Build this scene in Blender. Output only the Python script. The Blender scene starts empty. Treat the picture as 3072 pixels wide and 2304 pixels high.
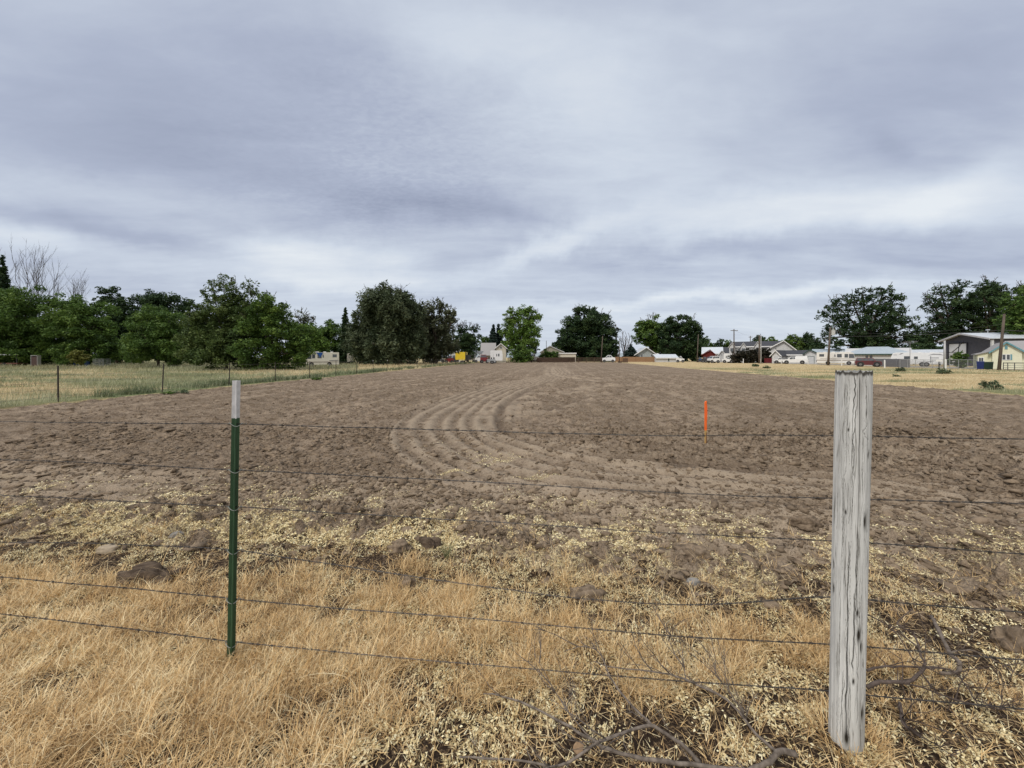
import bpy, math, random
import numpy as np
from mathutils import Vector, noise as mnoise
R = math.radians
random.seed(7)
RNG = np.random.default_rng(11)
SC = bpy.context.scene
COL = SC.collection

# ------------------------------------------------------------ camera, sky, sun, exposure
EYE, F, CX, HY = 1.6, 1154.0, 1536.0, 1072.0        # eye height (m); focal length, centre, horizon (photo pixels)
cam_d = bpy.data.cameras.new('camera')
cam_d.sensor_width = 36.0
cam_d.lens = 36.0 * F / 3072.0
cam_d.shift_y = -(1152.0 - HY) / 3072.0
cam_d.clip_start = 0.05
cam_d.clip_end = 9000
cam = bpy.data.objects.new('camera', cam_d)
cam.location = (0, 0, EYE)
cam.rotation_euler = (R(90), 0, 0)
COL.objects.link(cam)
SC.camera = cam
SC.view_settings.view_transform = 'Standard'
SC.view_settings.look = 'None'
SC.view_settings.gamma = 1
SC.view_settings.exposure = 0.50
SC.cycles.max_bounces = 5
SC.cycles.diffuse_bounces = 3
SC.cycles.transparent_max_bounces = 6

SUN_EL, SUN_AZ = 44, 222          # behind the camera, a little to the left
world = bpy.data.worlds.new('World')
SC.world = world
world.use_nodes = True

def build_world():
    nt = world.node_tree
    nt.nodes.clear()
    N, L = nt.nodes.new, nt.links.new
    out = N('ShaderNodeOutputWorld')
    tc = N('ShaderNodeTexCoord')
    nrm = N('ShaderNodeVectorMath'); nrm.operation = 'NORMALIZE'
    L(tc.outputs['Generated'], nrm.inputs[0])
    D = nrm.outputs[0]
    sep = N('ShaderNodeSeparateXYZ'); L(D, sep.inputs[0])
    def math_(op, a, b=None, c=None):
        n = N('ShaderNodeMath'); n.operation = op
        for i, v in enumerate((a, b, c)):
            if v is None: continue
            if isinstance(v, (int, float)): n.inputs[i].default_value = v
            else: L(v, n.inputs[i])
        return n.outputs[0]
    # cloud layer seen in perspective: direction projected on a plane overhead
    zz = math_('ADD', math_('MAXIMUM', sep.outputs[2], 0.0), 0.11)
    u = math_('DIVIDE', sep.outputs[0], zz)
    v = math_('DIVIDE', sep.outputs[1], zz)
    cmb = N('ShaderNodeCombineXYZ'); L(u, cmb.inputs[0]); L(v, cmb.inputs[1])
    def noise(scale, detail, rough, stretch, rot, off, dist=0.0):
        mp = N('ShaderNodeMapping'); L(cmb.outputs[0], mp.inputs[0])
        mp.inputs['Scale'].default_value = stretch
        mp.inputs['Rotation'].default_value = (0, 0, R(rot))
        mp.inputs['Location'].default_value = off
        n = N('ShaderNodeTexNoise'); L(mp.outputs[0], n.inputs['Vector'])
        n.inputs['Scale'].default_value = scale
        n.inputs['Detail'].default_value = detail
        n.inputs['Roughness'].default_value = rough
        n.inputs['Distortion'].default_value = dist
        return n.outputs['Fac']
    n1 = noise(0.9, 4, 0.5, (0.7, 1.3, 1), -24, (3.1, 0.4, 0), 1.2)
    n2 = noise(2.6, 4, 0.55, (0.6, 1.5, 1), 28, (1.1, 7.4, 0), 1.0)
    n3 = noise(7.5, 5, 0.6, (0.6, 1.4, 1), -35, (5.1, 2.4, 0), 0.3)
    val = math_('MULTIPLY_ADD', math_('SUBTRACT', n1, 0.5), 0.42, 0.46)
    val = math_('MULTIPLY_ADD', math_('SUBTRACT', n2, 0.5), 0.22, val)
    val = math_('MULTIPLY_ADD', math_('SUBTRACT', n3, 0.5), 0.16, val)
    # fine ripples in one stretch of the layer
    rpl = math_('MULTIPLY', math_('SUBTRACT', noise(34, 3, 0.55, (0.8, 1.3, 1), 30, (2, 5, 0), 0.5), 0.5), noise(1.7, 1, .5, (1, 1, 1), 0, (4, 9, 0)))
    # broad thick and thin places of the cloud layer, with edges frayed by noise
    dn = N('ShaderNodeTexNoise'); L(D, dn.inputs['Vector']); dn.inputs['Scale'].default_value = 4.5; dn.inputs['Detail'].default_value = 5; dn.inputs['Roughness'].default_value = .6
    ds = N('ShaderNodeSeparateXYZ'); L(dn.outputs['Color'], ds.inputs[0])
    yy = math_('MAXIMUM', sep.outputs[1], 0.12)
    A = math_('MULTIPLY_ADD', math_('SUBTRACT', ds.outputs[0], 0.5), 0.34, math_('DIVIDE', sep.outputs[0], yy))
    B = math_('MULTIPLY_ADD', math_('SUBTRACT', ds.outputs[1], 0.5), 0.13, math_('DIVIDE', sep.outputs[2], yy))
    first = True
    for px, py, sx, sy, rot, a in SKY_BLOBS:
        c, s_ = math.cos(R(rot)), math.sin(R(rot)); ax, bx = (px - CX)/F, (HY - py)/F
        da = math_('SUBTRACT', A, ax); db = math_('SUBTRACT', B, bx)
        p = math_('DIVIDE', math_('ADD', math_('MULTIPLY', da, c), math_('MULTIPLY', db, s_)), sx/F)
        q = math_('DIVIDE', math_('SUBTRACT', math_('MULTIPLY', db, c), math_('MULTIPLY', da, s_)), sy/F)
        e = math_('EXPONENT', math_('MULTIPLY', math_('ADD', math_('MULTIPLY', p, p), math_('MULTIPLY', q, q)), -0.7))
        if first: val = math_('MULTIPLY_ADD', math_('MULTIPLY', rpl, e), 0.55, val); first = False; continue
        val = math_('MULTIPLY_ADD', e, a * 1.2, val)
    lowb = math_('EXPONENT', math_('MULTIPLY', math_('MAXIMUM', sep.outputs[2], 0.0), -6.0))
    val = math_('MULTIPLY_ADD', lowb, 0.20, val)
    rp = N('ShaderNodeValToRGB'); L(val, rp.inputs[0])
    el = rp.color_ramp.elements
    el[0].position = 0.0; el[0].color = (0.285, 0.322, 0.435, 1)
    el[1].position = 1.0; el[1].color = (0.80, 0.84, 0.88, 1)
    m = el.new(0.35); m.color = (0.425, 0.472, 0.595, 1)
    m = el.new(0.68); m.color = (0.62, 0.68, 0.775, 1)
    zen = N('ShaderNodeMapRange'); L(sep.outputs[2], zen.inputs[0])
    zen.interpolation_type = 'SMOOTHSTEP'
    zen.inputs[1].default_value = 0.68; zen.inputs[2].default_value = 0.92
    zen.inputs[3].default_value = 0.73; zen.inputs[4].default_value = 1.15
    # unseen sky overhead and behind the camera brightened and whitened to light the ground
    beh = N('ShaderNodeMapRange'); L(sep.outputs[1], beh.inputs[0]); beh.inputs[1].default_value = 0.12; beh.inputs[2].default_value = -0.3
    zw = N('ShaderNodeMapRange'); L(sep.outputs[2], zw.inputs[0]); zw.inputs[1].default_value = 0.68; zw.inputs[2].default_value = 0.92
    wf = math_('MAXIMUM', beh.outputs[0], zw.outputs[0])
    cm = N('ShaderNodeMix'); cm.data_type = 'RGBA'; L(wf, cm.inputs[0]); L(rp.outputs[0], cm.inputs[6]); cm.inputs[7].default_value = (0.78, 0.77, 0.76, 1)
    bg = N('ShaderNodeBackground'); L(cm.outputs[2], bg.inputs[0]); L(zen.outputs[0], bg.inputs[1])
    sky = N('ShaderNodeTexSky'); sky.sky_type = 'NISHITA'; sky.sun_disc = False
    sky.sun_elevation = R(SUN_EL); sky.sun_rotation = R(SUN_AZ)
    bg2 = N('ShaderNodeBackground'); L(sky.outputs[0], bg2.inputs[0]); bg2.inputs[1].default_value = 0.08
    mx = N('ShaderNodeMixShader'); mx.inputs[0].default_value = 0.93
    L(bg2.outputs[0], mx.inputs[1]); L(bg.outputs[0], mx.inputs[2])
    L(mx.outputs[0], out.inputs[0])

SKY_BLOBS = [            # (photo px, py) only names the direction; spread, tilt, amount. The first one carries the ripples
    (1150, 430, 420, 230, 0, 0),
    (1430, 110, 480, 130, -20, .21), (1780, 340, 470, 190, -30, .14), (2450, 630, 640, 62, 2, .32), (2880, 570, 240, 50, 22, .2),
    (880, 770, 260, 62, 0, .40), (1000, 850, 330, 26, 0, .22), (1640, 740, 190, 30, 22, .30), (150, 560, 350, 40, -6, .12), (70, 720, 260, 40, -14, .22),
    (2250, 880, 520, 15, 4, .30), (1900, 950, 900, 26, 0, .10), (2100, 60, 500, 110, 0, .08),
    (850, 230, 560, 220, 0, -.14), (450, 460, 520, 120, -12, -.16), (260, 690, 380, 30, -12, -.18), (1380, 620, 330, 45, -8, -.26), (1060, 600, 220, 50, -20, -.06),
    (2750, 230, 480, 190, 0, -.10), (2300, 735, 480, 28, 4, -.20), (2880, 770, 320, 36, 0, -.12), (2660, 430, 60, 36, 0, -.12), (500, 860, 300, 40, 0, -.08),
]
build_world()
sun_d = bpy.data.lights.new('sun', 'SUN')
sun_d.energy = 1.5
sun_d.angle = R(11)
sun_d.color = (1.0, 0.945, 0.87)
sun = bpy.data.objects.new('sun', sun_d)
sd = Vector((math.sin(R(SUN_AZ)) * math.cos(R(SUN_EL)), math.cos(R(SUN_AZ)) * math.cos(R(SUN_EL)), math.sin(R(SUN_EL))))
sun.rotation_euler = sd.to_track_quat('Z', 'Y').to_euler()
sun.location = (0, 0, 60)
COL.objects.link(sun)

# ------------------------------------------------------------ helpers
def XP(px, Y): return (px - CX) * Y / F
def ZP(py, Y): return EYE - (py - HY) * Y / F

def np_mesh(name, V, Fc, mat, parent=None, attrs=None, smooth=False, fattr=None):
    """V (n,3), Fc (m,k) constant-size faces, or list of such arrays"""
    if not isinstance(Fc, list): Fc = [Fc]
    Fc = [f for f in Fc if len(f)]
    me = bpy.data.meshes.new(name)
    me.vertices.add(len(V)); me.vertices.foreach_set('co', np.ascontiguousarray(V, dtype=np.float32).ravel())
    loops = np.concatenate([f.ravel() for f in Fc]).astype(np.int32)
    sizes = np.concatenate([np.full(len(f), f.shape[1]) for f in Fc])
    starts = np.concatenate([[0], np.cumsum(sizes)[:-1]]).astype(np.int32)
    me.loops.add(len(loops)); me.loops.foreach_set('vertex_index', loops)
    me.polygons.add(len(sizes)); me.polygons.foreach_set('loop_start', starts)
    if smooth: me.polygons.foreach_set('use_smooth', np.ones(len(sizes), dtype=bool))
    me.update(calc_edges=True)
    for k, a in (attrs or {}).items():
        at = me.attributes.new(k, 'FLOAT', 'POINT'); at.data.foreach_set('value', np.asarray(a, dtype=np.float32))
    for k, a in (fattr or {}).items():
        at = me.attributes.new(k, 'FLOAT', 'FACE'); at.data.foreach_set('value', np.asarray(a, dtype=np.float32))
    if mat: me.materials.append(mat)
    o = bpy.data.objects.new(name, me); COL.objects.link(o)
    if parent: o.parent = parent
    return o

def tag(o, label=None, cat=None, group=None, kind=None):
    if label: o['label'] = label
    if cat: o['category'] = cat
    if group: o['group'] = group
    if kind: o['kind'] = kind
    return o

def thing(name, label, cat, loc=(0, 0, 0), rz=0.0, group=None):
    o = bpy.data.objects.new(name, None); COL.objects.link(o)
    o.empty_display_size = 0.2
    o.location = loc; o.rotation_euler = (0, 0, rz)
    return tag(o, label, cat, group)

def copy_tree(o, parent=None):
    c = o.copy(); COL.objects.link(c); c.parent = parent
    for ch in list(o.children): copy_tree(ch, c)
    return c

class MB:
    def __init__(s): s.v = []; s.f = []
    def add(s, vs, fs):
        b = len(s.v); s.v += [tuple(p) for p in vs]; s.f += [tuple(i + b for i in f) for f in fs]; return s
    def box(s, x0, x1, y0, y1, z0, z1):
        return s.add([(x0,y0,z0),(x1,y0,z0),(x1,y1,z0),(x0,y1,z0),(x0,y0,z1),(x1,y0,z1),(x1,y1,z1),(x0,y1,z1)],
                     [(0,3,2,1),(4,5,6,7),(0,1,5,4),(1,2,6,5),(2,3,7,6),(3,0,4,7)])
    def prism(s, prof, y0, y1):                     # prof: (x,z) outline, extruded along y
        n = len(prof)
        y0f = y0 if callable(y0) else (lambda x, z: y0); y1f = y1 if callable(y1) else (lambda x, z: y1)
        vs = [(x, y0f(x, z), z) for x, z in prof] + [(x, y1f(x, z), z) for x, z in prof]
        return s.add(vs, [tuple(range(n)), tuple(range(2*n-1, n-1, -1))] + [((i+1) % n, i, i+n, (i+1) % n + n) for i in range(n)])
    def prismx(s, prof, x0, x1):                    # prof: (y,z) outline, extruded along x
        n = len(prof)
        vs = [(x0, y, z) for y, z in prof] + [(x1, y, z) for y, z in prof]
        return s.add(vs, [tuple(range(n-1, -1, -1)), tuple(range(n, 2*n))] + [(i, (i+1) % n, (i+1) % n + n, i+n) for i in range(n)])
    def tube(s, pts, rad, n=6, cap=True):
        pts = [Vector(p) for p in pts]; m = len(pts)
        rad = rad if isinstance(rad, (list, tuple)) else [rad] * m
        vs = []; up = None
        for i, p in enumerate(pts):
            t = (pts[min(i+1, m-1)] - pts[max(i-1, 0)])
            t = t.normalized() if t.length > 1e-9 else Vector((0, 0, 1))
            if up is None: up = t.orthogonal().normalized()
            up = (up - t * up.dot(t)); up = up.normalized() if up.length > 1e-6 else t.orthogonal().normalized()
            b = t.cross(up)
            for k in range(n):
                a = 2 * math.pi * k / n
                vs.append(p + (up * math.cos(a) + b * math.sin(a)) * rad[i])
        fs = [(i*n+k, i*n+(k+1) % n, (i+1)*n+(k+1) % n, (i+1)*n+k) for i in range(m-1) for k in range(n)]
        if cap: fs += [tuple(range(n-1, -1, -1)), tuple(range((m-1)*n, m*n))]
        return s.add(vs, fs)
    def cyl(s, c, r, axis, h, n=20):
        c = Vector(c); a = Vector(axis).normalized() * (h / 2)
        return s.tube([c - a, c + a], r, n)
    def build(s, name, mat, parent=None, label=None, smooth=False):
        me = bpy.data.meshes.new(name); me.from_pydata(s.v, [], s.f); me.update()
        if smooth:
            me.polygons.foreach_set('use_smooth', [True] * len(me.polygons))
        me.materials.append(mat)
        o = bpy.data.objects.new(name, me); COL.objects.link(o)
        if parent: o.parent = parent
        if label: o['label'] = label
        return o

# ---- materials
def pm(name, c1, c2=None, scale=8.0, rough=0.85, bump=0.0, metal=0.0, stretch=(1, 1, 1), attr=None, transl=0.0, detail=5, wave=None, contrast=(0.3, 0.7), spec=0.3):
    m = bpy.data.materials.new(name); m.use_nodes = True
    nt = m.node_tree; nt.nodes.clear(); N, L = nt.nodes.new, nt.links.new
    out = N('ShaderNodeOutputMaterial'); p = N('ShaderNodeBsdfPrincipled')
    p.inputs['Roughness'].default_value = rough; p.inputs['Metallic'].default_value = metal
    p.inputs['Specular IOR Level'].default_value = spec
    if c2 is None: c2 = tuple(x * 0.82 for x in c1)
    tc = N('ShaderNodeTexCoord'); mp = N('ShaderNodeMapping'); L(tc.outputs['Object'], mp.inputs[0]); mp.inputs['Scale'].default_value = stretch
    nz = N('ShaderNodeTexNoise'); L(mp.outputs[0], nz.inputs['Vector']); nz.inputs['Scale'].default_value = scale; nz.inputs['Detail'].default_value = detail
    mr = N('ShaderNodeMapRange'); L(nz.outputs['Fac'], mr.inputs[0]); mr.inputs[1].default_value = contrast[0]; mr.inputs[2].default_value = contrast[1]
    fac = mr.outputs[0]
    if attr:
        at = N('ShaderNodeAttribute'); at.attribute_name = attr
        mm = N('ShaderNodeMath'); mm.operation = 'MULTIPLY_ADD'; L(fac, mm.inputs[0]); mm.inputs[1].default_value = 0.35
        m2 = N('ShaderNodeMath'); m2.operation = 'MULTIPLY'; L(at.outputs['Fac'], m2.inputs[0]); m2.inputs[1].default_value = 0.65
        L(m2.outputs[0], mm.inputs[2]); fac = mm.outputs[0]
    mx = N('ShaderNodeMix'); mx.data_type = 'RGBA'; L(fac, mx.inputs[0])
    mx.inputs[6].default_value = (*c1, 1); mx.inputs[7].default_value = (*c2, 1)
    colr = mx.outputs[2]
    if wave:   # (direction, scale, depth): boards, ribs, siding as relief
        w = N('ShaderNodeTexWave'); w.bands_direction = wave[0]; w.wave_profile = wave[3] if len(wave) > 3 else 'SAW'
        L(tc.outputs['Object'], w.inputs['Vector']); w.inputs['Scale'].default_value = wave[1]
        b = N('ShaderNodeBump'); b.inputs['Strength'].default_value = 1.0; b.inputs['Distance'].default_value = wave[2]
        L(w.outputs['Fac'], b.inputs['Height']); L(b.outputs[0], p.inputs['Normal'])
    elif bump:
        b = N('ShaderNodeBump'); b.inputs['Strength'].default_value = 1.0; b.inputs['Distance'].default_value = bump
        L(nz.outputs['Fac'], b.inputs['Height']); L(b.outputs[0], p.inputs['Normal'])
    L(colr, p.inputs['Base Color'])
    if transl:
        t = N('ShaderNodeBsdfTranslucent'); L(colr, t.inputs['Color'])
        ms = N('ShaderNodeMixShader'); ms.inputs[0].default_value = transl
        L(p.outputs[0], ms.inputs[1]); L(t.outputs[0], ms.inputs[2]); L(ms.outputs[0], out.inputs[0])
    else: L(p.outputs[0], out.inputs[0])
    return m

# ---- numpy value noise
def vnoise(x, y, seed=0):
    xi = np.floor(x).astype(np.int64); yi = np.floor(y).astype(np.int64)
    fx = x - xi; fy = y - yi
    fx = fx*fx*fx*(fx*(fx*6-15)+10); fy = fy*fy*fy*(fy*(fy*6-15)+10)
    def h(a, b):
        n = (a * 374761393 + b * 668265263 + seed * 974711) & 0xffffffff
        n = ((n ^ (n >> 13)) * 1274126177) & 0xffffffff
        n = ((n ^ (n >> 15)) * 2246822519) & 0xffffffff
        return ((n ^ (n >> 16)) & 0xffff) / 65535.0
    a = h(xi, yi); b = h(xi+1, yi); c = h(xi, yi+1); d = h(xi+1, yi+1)
    return (a*(1-fx)+b*fx)*(1-fy) + (c*(1-fx)+d*fx)*fy
def fbm(x, y, s, o=4, seed=0, g=0.5):
    r = 0; a = 1; t = 0; x = x / s; y = y / s
    for i in range(o):
        r = r + a * vnoise(x + 17.3*i, y - 9.1*i, seed + i); t += a; a *= g; x = x*2.03; y = y*2.03
    return r / t
def sstep(a, b, x):
    t = np.clip((x - a) / (b - a), 0, 1); return t*t*(3-2*t)

# ------------------------------------------------------------ the land
def XL(Y): return -15.6 + 0.058 * (Y - 12.5)       # left edge of the ploughed field
def XR(Y): return 18.9 + 0.115 * Y                 # right edge
YFAR = 132.0
def YF(X): return np.interp(X, [-60, -16, -8, -4.9, -2, 0, 1.5, 3.4, 8, 30], [12.5, 9.0, 4.3, 3.55, 3.3, 3.1, 2.75, 2.45, 2.2, 6.0])

def polydist(x, y, P):
    """distance, side sign and arc position to a polyline"""
    best = np.full(x.shape, 1e9); sg = np.zeros(x.shape)
    for (ax, ay), (bx, by) in zip(P[:-1], P[1:]):
        dx, dy = bx-ax, by-ay; L2 = dx*dx+dy*dy
        t = np.clip(((x-ax)*dx + (y-ay)*dy) / L2, 0, 1)
        ex = x-(ax+t*dx); ey = y-(ay+t*dy); d = np.hypot(ex, ey)
        s = np.sign(dx*ey - dy*ex)
        m = d < best; best = np.where(m, d, best); sg = np.where(m, s, sg)
    return best, sg
def smooth_poly(P, k=3):
    P = [np.array(p, float) for p in P]
    for _ in range(k):
        Q = [P[0]]
        for a, b in zip(P[:-1], P[1:]): Q += [a*.75+b*.25, a*.25+b*.75]
        Q.append(P[-1]); P = Q
    return [tuple(p) for p in P]
TRK_OUT = smooth_poly([(3.2, 3.25), (0.9, 3.7), (-0.4, 4.4), (-1.5, 5.6), (-2.4, 7.3), (-2.85, 9.6), (-2.8, 13), (-2.1, 18), (-0.2, 25), (3.0, 34), (5.0, 50), (6.5, 90)], 2)
TRK_IN = smooth_poly([(8.0, 5.6), (4.0, 5.4), (2.2, 5.9), (0.9, 6.6), (0.1, 7.5), (-0.3, 8.6), (-0.4, 12.0), (0.4, 17), (2.0, 23)], 2)
TRK_NEAR = smooth_poly([(-14, 6.2), (-8, 5.1), (-4.5, 4.75), (-2.2, 4.8), (-0.6, 4.35), (1.2, 3.75), (3.6, 3.2), (6, 3.0)], 2)
TRK_FAR = smooth_poly([(-0.3, 12.5), (1.0, 15.5), (3.0, 18), (5.6, 22), (5.2, 27), (3.5, 32), (4.0, 42), (6, 60)], 2)

def land(x, y):
    """height and ground cover masks"""
    infield = (x > XL(y)) & (x < XR(y)) & (y < YFAR)
    jit = (fbm(x, y, 0.9, 3, 5) - 0.5) * 1.5 + (fbm(x, y, 0.22, 2, 6) - 0.5) * 0.5
    soil = sstep(-0.30, 0.32, y + jit - YF(x)) * infield
    # ploughed soil masks
    do, so = polydist(x, y, TRK_OUT); di, si = polydist(x, y, TRK_IN); df, sf = polydist(x, y, TRK_FAR)
    band = sstep(3.2, 2.0, do + (fbm(x, y, 1.1, 3, 17) - .5) * 0.9) * (so < 0) * sstep(3.0, 4.0, y) * sstep(90, 40, y)
    wob = (fbm(x, y, 1.5, 2, 9) - 0.5) * 0.12
    ridges = np.cos(2*np.pi*(do + wob*2.2)/0.38)
    rut = np.exp(-((di + wob)/0.13)**2) * sstep(30, 15, y) + 0.6*np.exp(-((df+wob)/0.2)**2) + 0.6*np.exp(-((df+wob-1.7)/0.2)**2) * (sf < 0)
    dp, sp_ = polydist(x, y, TRK_NEAR); dp = dp + wob
    path = sstep(0.75, 0.45, dp) * (x < 3.4)
    nearrough = sstep(7.5, 4.6, y + (x < -1) * 1.2 - np.clip(x, 0, 3) * 0.9) * (1 - band)
    rough = 0.25 + 0.75 * np.clip(nearrough, 0, 1)
    hgt = (fbm(x, y, 3.0, 2, 1) - 0.5) * 0.05
    big = fbm(x, y, 0.34, 2, 2)
    cl = fbm(x, y, 0.085, 3, 3, 0.6)
    fine = fbm(x, y, 0.03, 2, 4)
    cl2 = fbm(x, y, 0.038, 2, 13, 0.6)
    clod = np.clip(cl - 0.42, 0, 1) * 2.6 + np.clip(cl2 - .5, 0, 1) * 1.3 * sstep(8, 4, y)
    fade = sstep(60, 25, y)
    hs = (big - 0.5) * 0.10 * rough + clod * 0.095 * rough * (0.4 + big) + (fine - 0.5) * 0.014 * sstep(9, 5, y)
    # clods further out: larger lumps so the relief stays visible in the distance
    hs = hs + np.clip(fbm(x, y, 0.20, 3, 12) - 0.50, 0, 1) * 0.20 * sstep(4, 8, y) * (1 - band*0.7)
    hs = hs * (1 - 0.6*np.maximum(band, path)) + band * ridges * 0.027 * (0.4 + 1.2*fbm(x, y, .7, 3, 14)) + path * np.cos(2*np.pi*dp/0.30) * 0.018 - path*0.02 - rut * 0.07 + np.exp(-((di-0.25)/0.15)**2) * 0.025 * sstep(30, 15, y)
    cres = 0.5 + 0.5*ridges
    furrow = np.cos(2*np.pi*(x + 0.25*fbm(x, y, 6, 2, 8)) / 0.75) * 0.012 * sstep(8, 12, y) * (1 - band)
    hs = (hs + furrow) * fade
    hv = (fbm(x, y, 0.5, 3, 21) - 0.5) * 0.07 + (fbm(x, y, 0.07, 3, 22) - 0.5) * 0.035 * sstep(12, 6, y)
    z = hgt * fade + soil * hs + (1 - soil) * hv * fade * np.where(y > 3, 1.0, 0.9)
    z = z + (1 - infield) * (0.02 + 0.04 * sstep(8, 14, y))
    # dry chaff lying on the soil
    st = sstep(1.7, 0.0, y - YF(x)) * sstep(0.53, 0.63, fbm(x, y, 0.30, 4, 31, .65) + 0.12 * sstep(1.0, -0.4, y - YF(x)))
    streak = sstep(0.63, 0.78, fbm(x*0.5 + y*0.35, y*2.2 - x*0.9, 0.5, 3, 33)) * sstep(7.5, 4.2, y + np.abs(x + 1.2) * 0.55) * (x < 1.5)
    straw = np.clip(np.maximum(st, streak * 0.9), 0, 1)
    straw = np.where(soil > 0.5, straw, 1.0) * np.where(infield, 1, 1)
    # green weeds in the dry grass
    g = sstep(0.42, 0.60, fbm(x*0.45, y, 3.6, 4, 41, .65)) * 0.85
    lm = np.abs(x - (XL(y) - 0.7)) < (0.55 + 0.5 * fbm(x, y, 2, 2, 43))
    g = np.where(lm & (y > 15) & (y < 110), 1.0, g)
    g = np.where((x < XL(y)) & (y > 22), np.maximum(g, sstep(36, 52, y + 10*(fbm(x, y, 6, 2, 44) - .5)) * 0.65), g)
    g = np.where((x < XL(y)) & (y > 40) & (x > -0.40*y), 0.25*g, g)
    g = np.where(x > XR(y), sstep(0.46, 0.60, fbm(x*0.4, y, 4.2, 4, 45, .65)) * 0.8 * sstep(64, 46, y), g)
    green = np.where(y > 9, g, 0) * (1 - infield)
    dryt = 1.0*np.exp(-((df+wob-0.25)/0.40)**2) + 1.0*np.exp(-((df+wob-1.75)/0.40)**2)*(sf < 0) + 0.55*np.exp(-((di-0.35)/0.22)**2)*sstep(30, 15, y)
    sw = sstep(2.8, 1.8, di)*sstep(10, 7.5, y)*sstep(.6, 1.6, x)*(.5+.5*np.cos(2*np.pi*(di+wob)/.46)); dryt = dryt + .6*sw
    fl = np.cos(2*np.pi*(x - 0.12*y + 1.2*fbm(x, y, 14, 2, 61))/1.9)
    dryt = dryt + sstep(9, 14, y)*0.55*sstep(.55, .95, fl)*(1-band)
    band = np.clip(1.15*band*(0.10 + 0.90*cres**1.3)*(.45+.55*sstep(0.3, .5, fbm(x, y, .5, 3, 18))) + path*(0.35+.65*(.5+.5*np.cos(2*np.pi*dp/.30))) + dryt*sstep(.35, .6, fbm(x, y, .8, 3, 19)), 0, 1)
    return z, soil, band, straw, green, rut

def H(x, y):
    return float(land(np.array([float(x)]), np.array([float(y)]))[0][0])

def soil_material():
    m = bpy.data.materials.new('tilled_soil'); m.use_nodes = True
    nt = m.node_tree; nt.nodes.clear(); N, L = nt.nodes.new, nt.links.new
    out = N('ShaderNodeOutputMaterial'); p = N('ShaderNodeBsdfPrincipled'); L(p.outputs[0], out.inputs[0])
    p.inputs['Roughness'].default_value = 0.95; p.inputs['Specular IOR Level'].default_value = 0.1
    tc = N('ShaderNodeTexCoord')
    def nz(s, d=5, r=0.6, off=(0, 0, 0), st=(1, 1, 1)):
        mp = N('ShaderNodeMapping'); L(tc.outputs['Object'], mp.inputs[0]); mp.inputs['Location'].default_value = off; mp.inputs['Scale'].default_value = st
        n = N('ShaderNodeTexNoise'); L(mp.outputs[0], n.inputs['Vector']); n.inputs['Scale'].default_value = s; n.inputs['Detail'].default_value = d; n.inputs['Roughness'].default_value = r
        return n.outputs['Fac']
    def rng(a, lo, hi, o0=0.0, o1=1.0):
        n = N('ShaderNodeMapRange'); L(a, n.inputs[0]); n.inputs[1].default_value = lo; n.inputs[2].default_value = hi; n.inputs[3].default_value = o0; n.inputs[4].default_value = o1
        return n.outputs[0]
    def mix(f, a, b):
        n = N('ShaderNodeMix'); n.data_type = 'RGBA'
        if isinstance(f, float): n.inputs[0].default_value = f
        else: L(f, n.inputs[0])
        for i, v in ((6, a), (7, b)):
            if isinstance(v, tuple): n.inputs[i].default_value = (*v, 1)
            else: L(v, n.inputs[i])
        return n.outputs[2]
    def mul(a, b):
        n = N('ShaderNodeMath'); n.operation = 'MULTIPLY'
        for i, v in enumerate((a, b)):
            if isinstance(v, float): n.inputs[i].default_value = v
            else: L(v, n.inputs[i])
        return n.outputs[0]
    def attr(k):
        n = N('ShaderNodeAttribute'); n.attribute_name = k; return n.outputs['Fac']
    base = mix(rng(nz(0.30, 8, 0.72), 0.40, 0.62), (0.195, 0.149, 0.107), (0.330, 0.258, 0.190))
    base = mix(rng(nz(3.0, 6, 0.75), 0.44, 0.60), base, (0.130, 0.094, 0.064))
    base = mix(mul(rng(nz(30, 4, 0.7), 0.50, 0.72), 0.65), base, (0.40, 0.325, 0.24))
    base = mix(mul(rng(nz(75, 3, 0.7, (3, 1, 0)), 0.56, 0.70), 0.6), base, (0.055, 0.038, 0.027))
    base = mix(mul(attr("band"), 0.66), base, (0.40, 0.322, 0.238))
    base = mix(mul(attr('rut'), 0.55), base, (0.10, 0.072, 0.054))
    # pale pebbles and bits of straw, denser where chaff lies
    spk = rng(nz(16, 2, 0.5, (7, 2, 0)), 0.70, 0.74)
    base = mix(mul(spk, 0.6), base, (0.36, 0.31, 0.24))
    sfac = mul(attr('straw'), rng(nz(48, 4, 0.75, (1, 8, 0)), 0.44, 0.58))
    base = mix(sfac, base, (0.58, 0.48, 0.29))
    L(base, p.inputs['Base Color'])
    b = N('ShaderNodeBump'); b.inputs['Distance'].default_value = 0.012; b.inputs['Strength'].default_value = 1
    L(nz(40, 5, 0.7), b.inputs['Height'])
    b2 = N('ShaderNodeBump'); b2.inputs['Distance'].default_value = 0.14; b2.inputs['Strength'].default_value = 1
    L(nz(2.6, 6, 0.75), b2.inputs['Height']); L(b.outputs[0], b2.inputs['Normal'])
    L(b2.outputs[0], p.inputs['Normal'])
    return m

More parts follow.
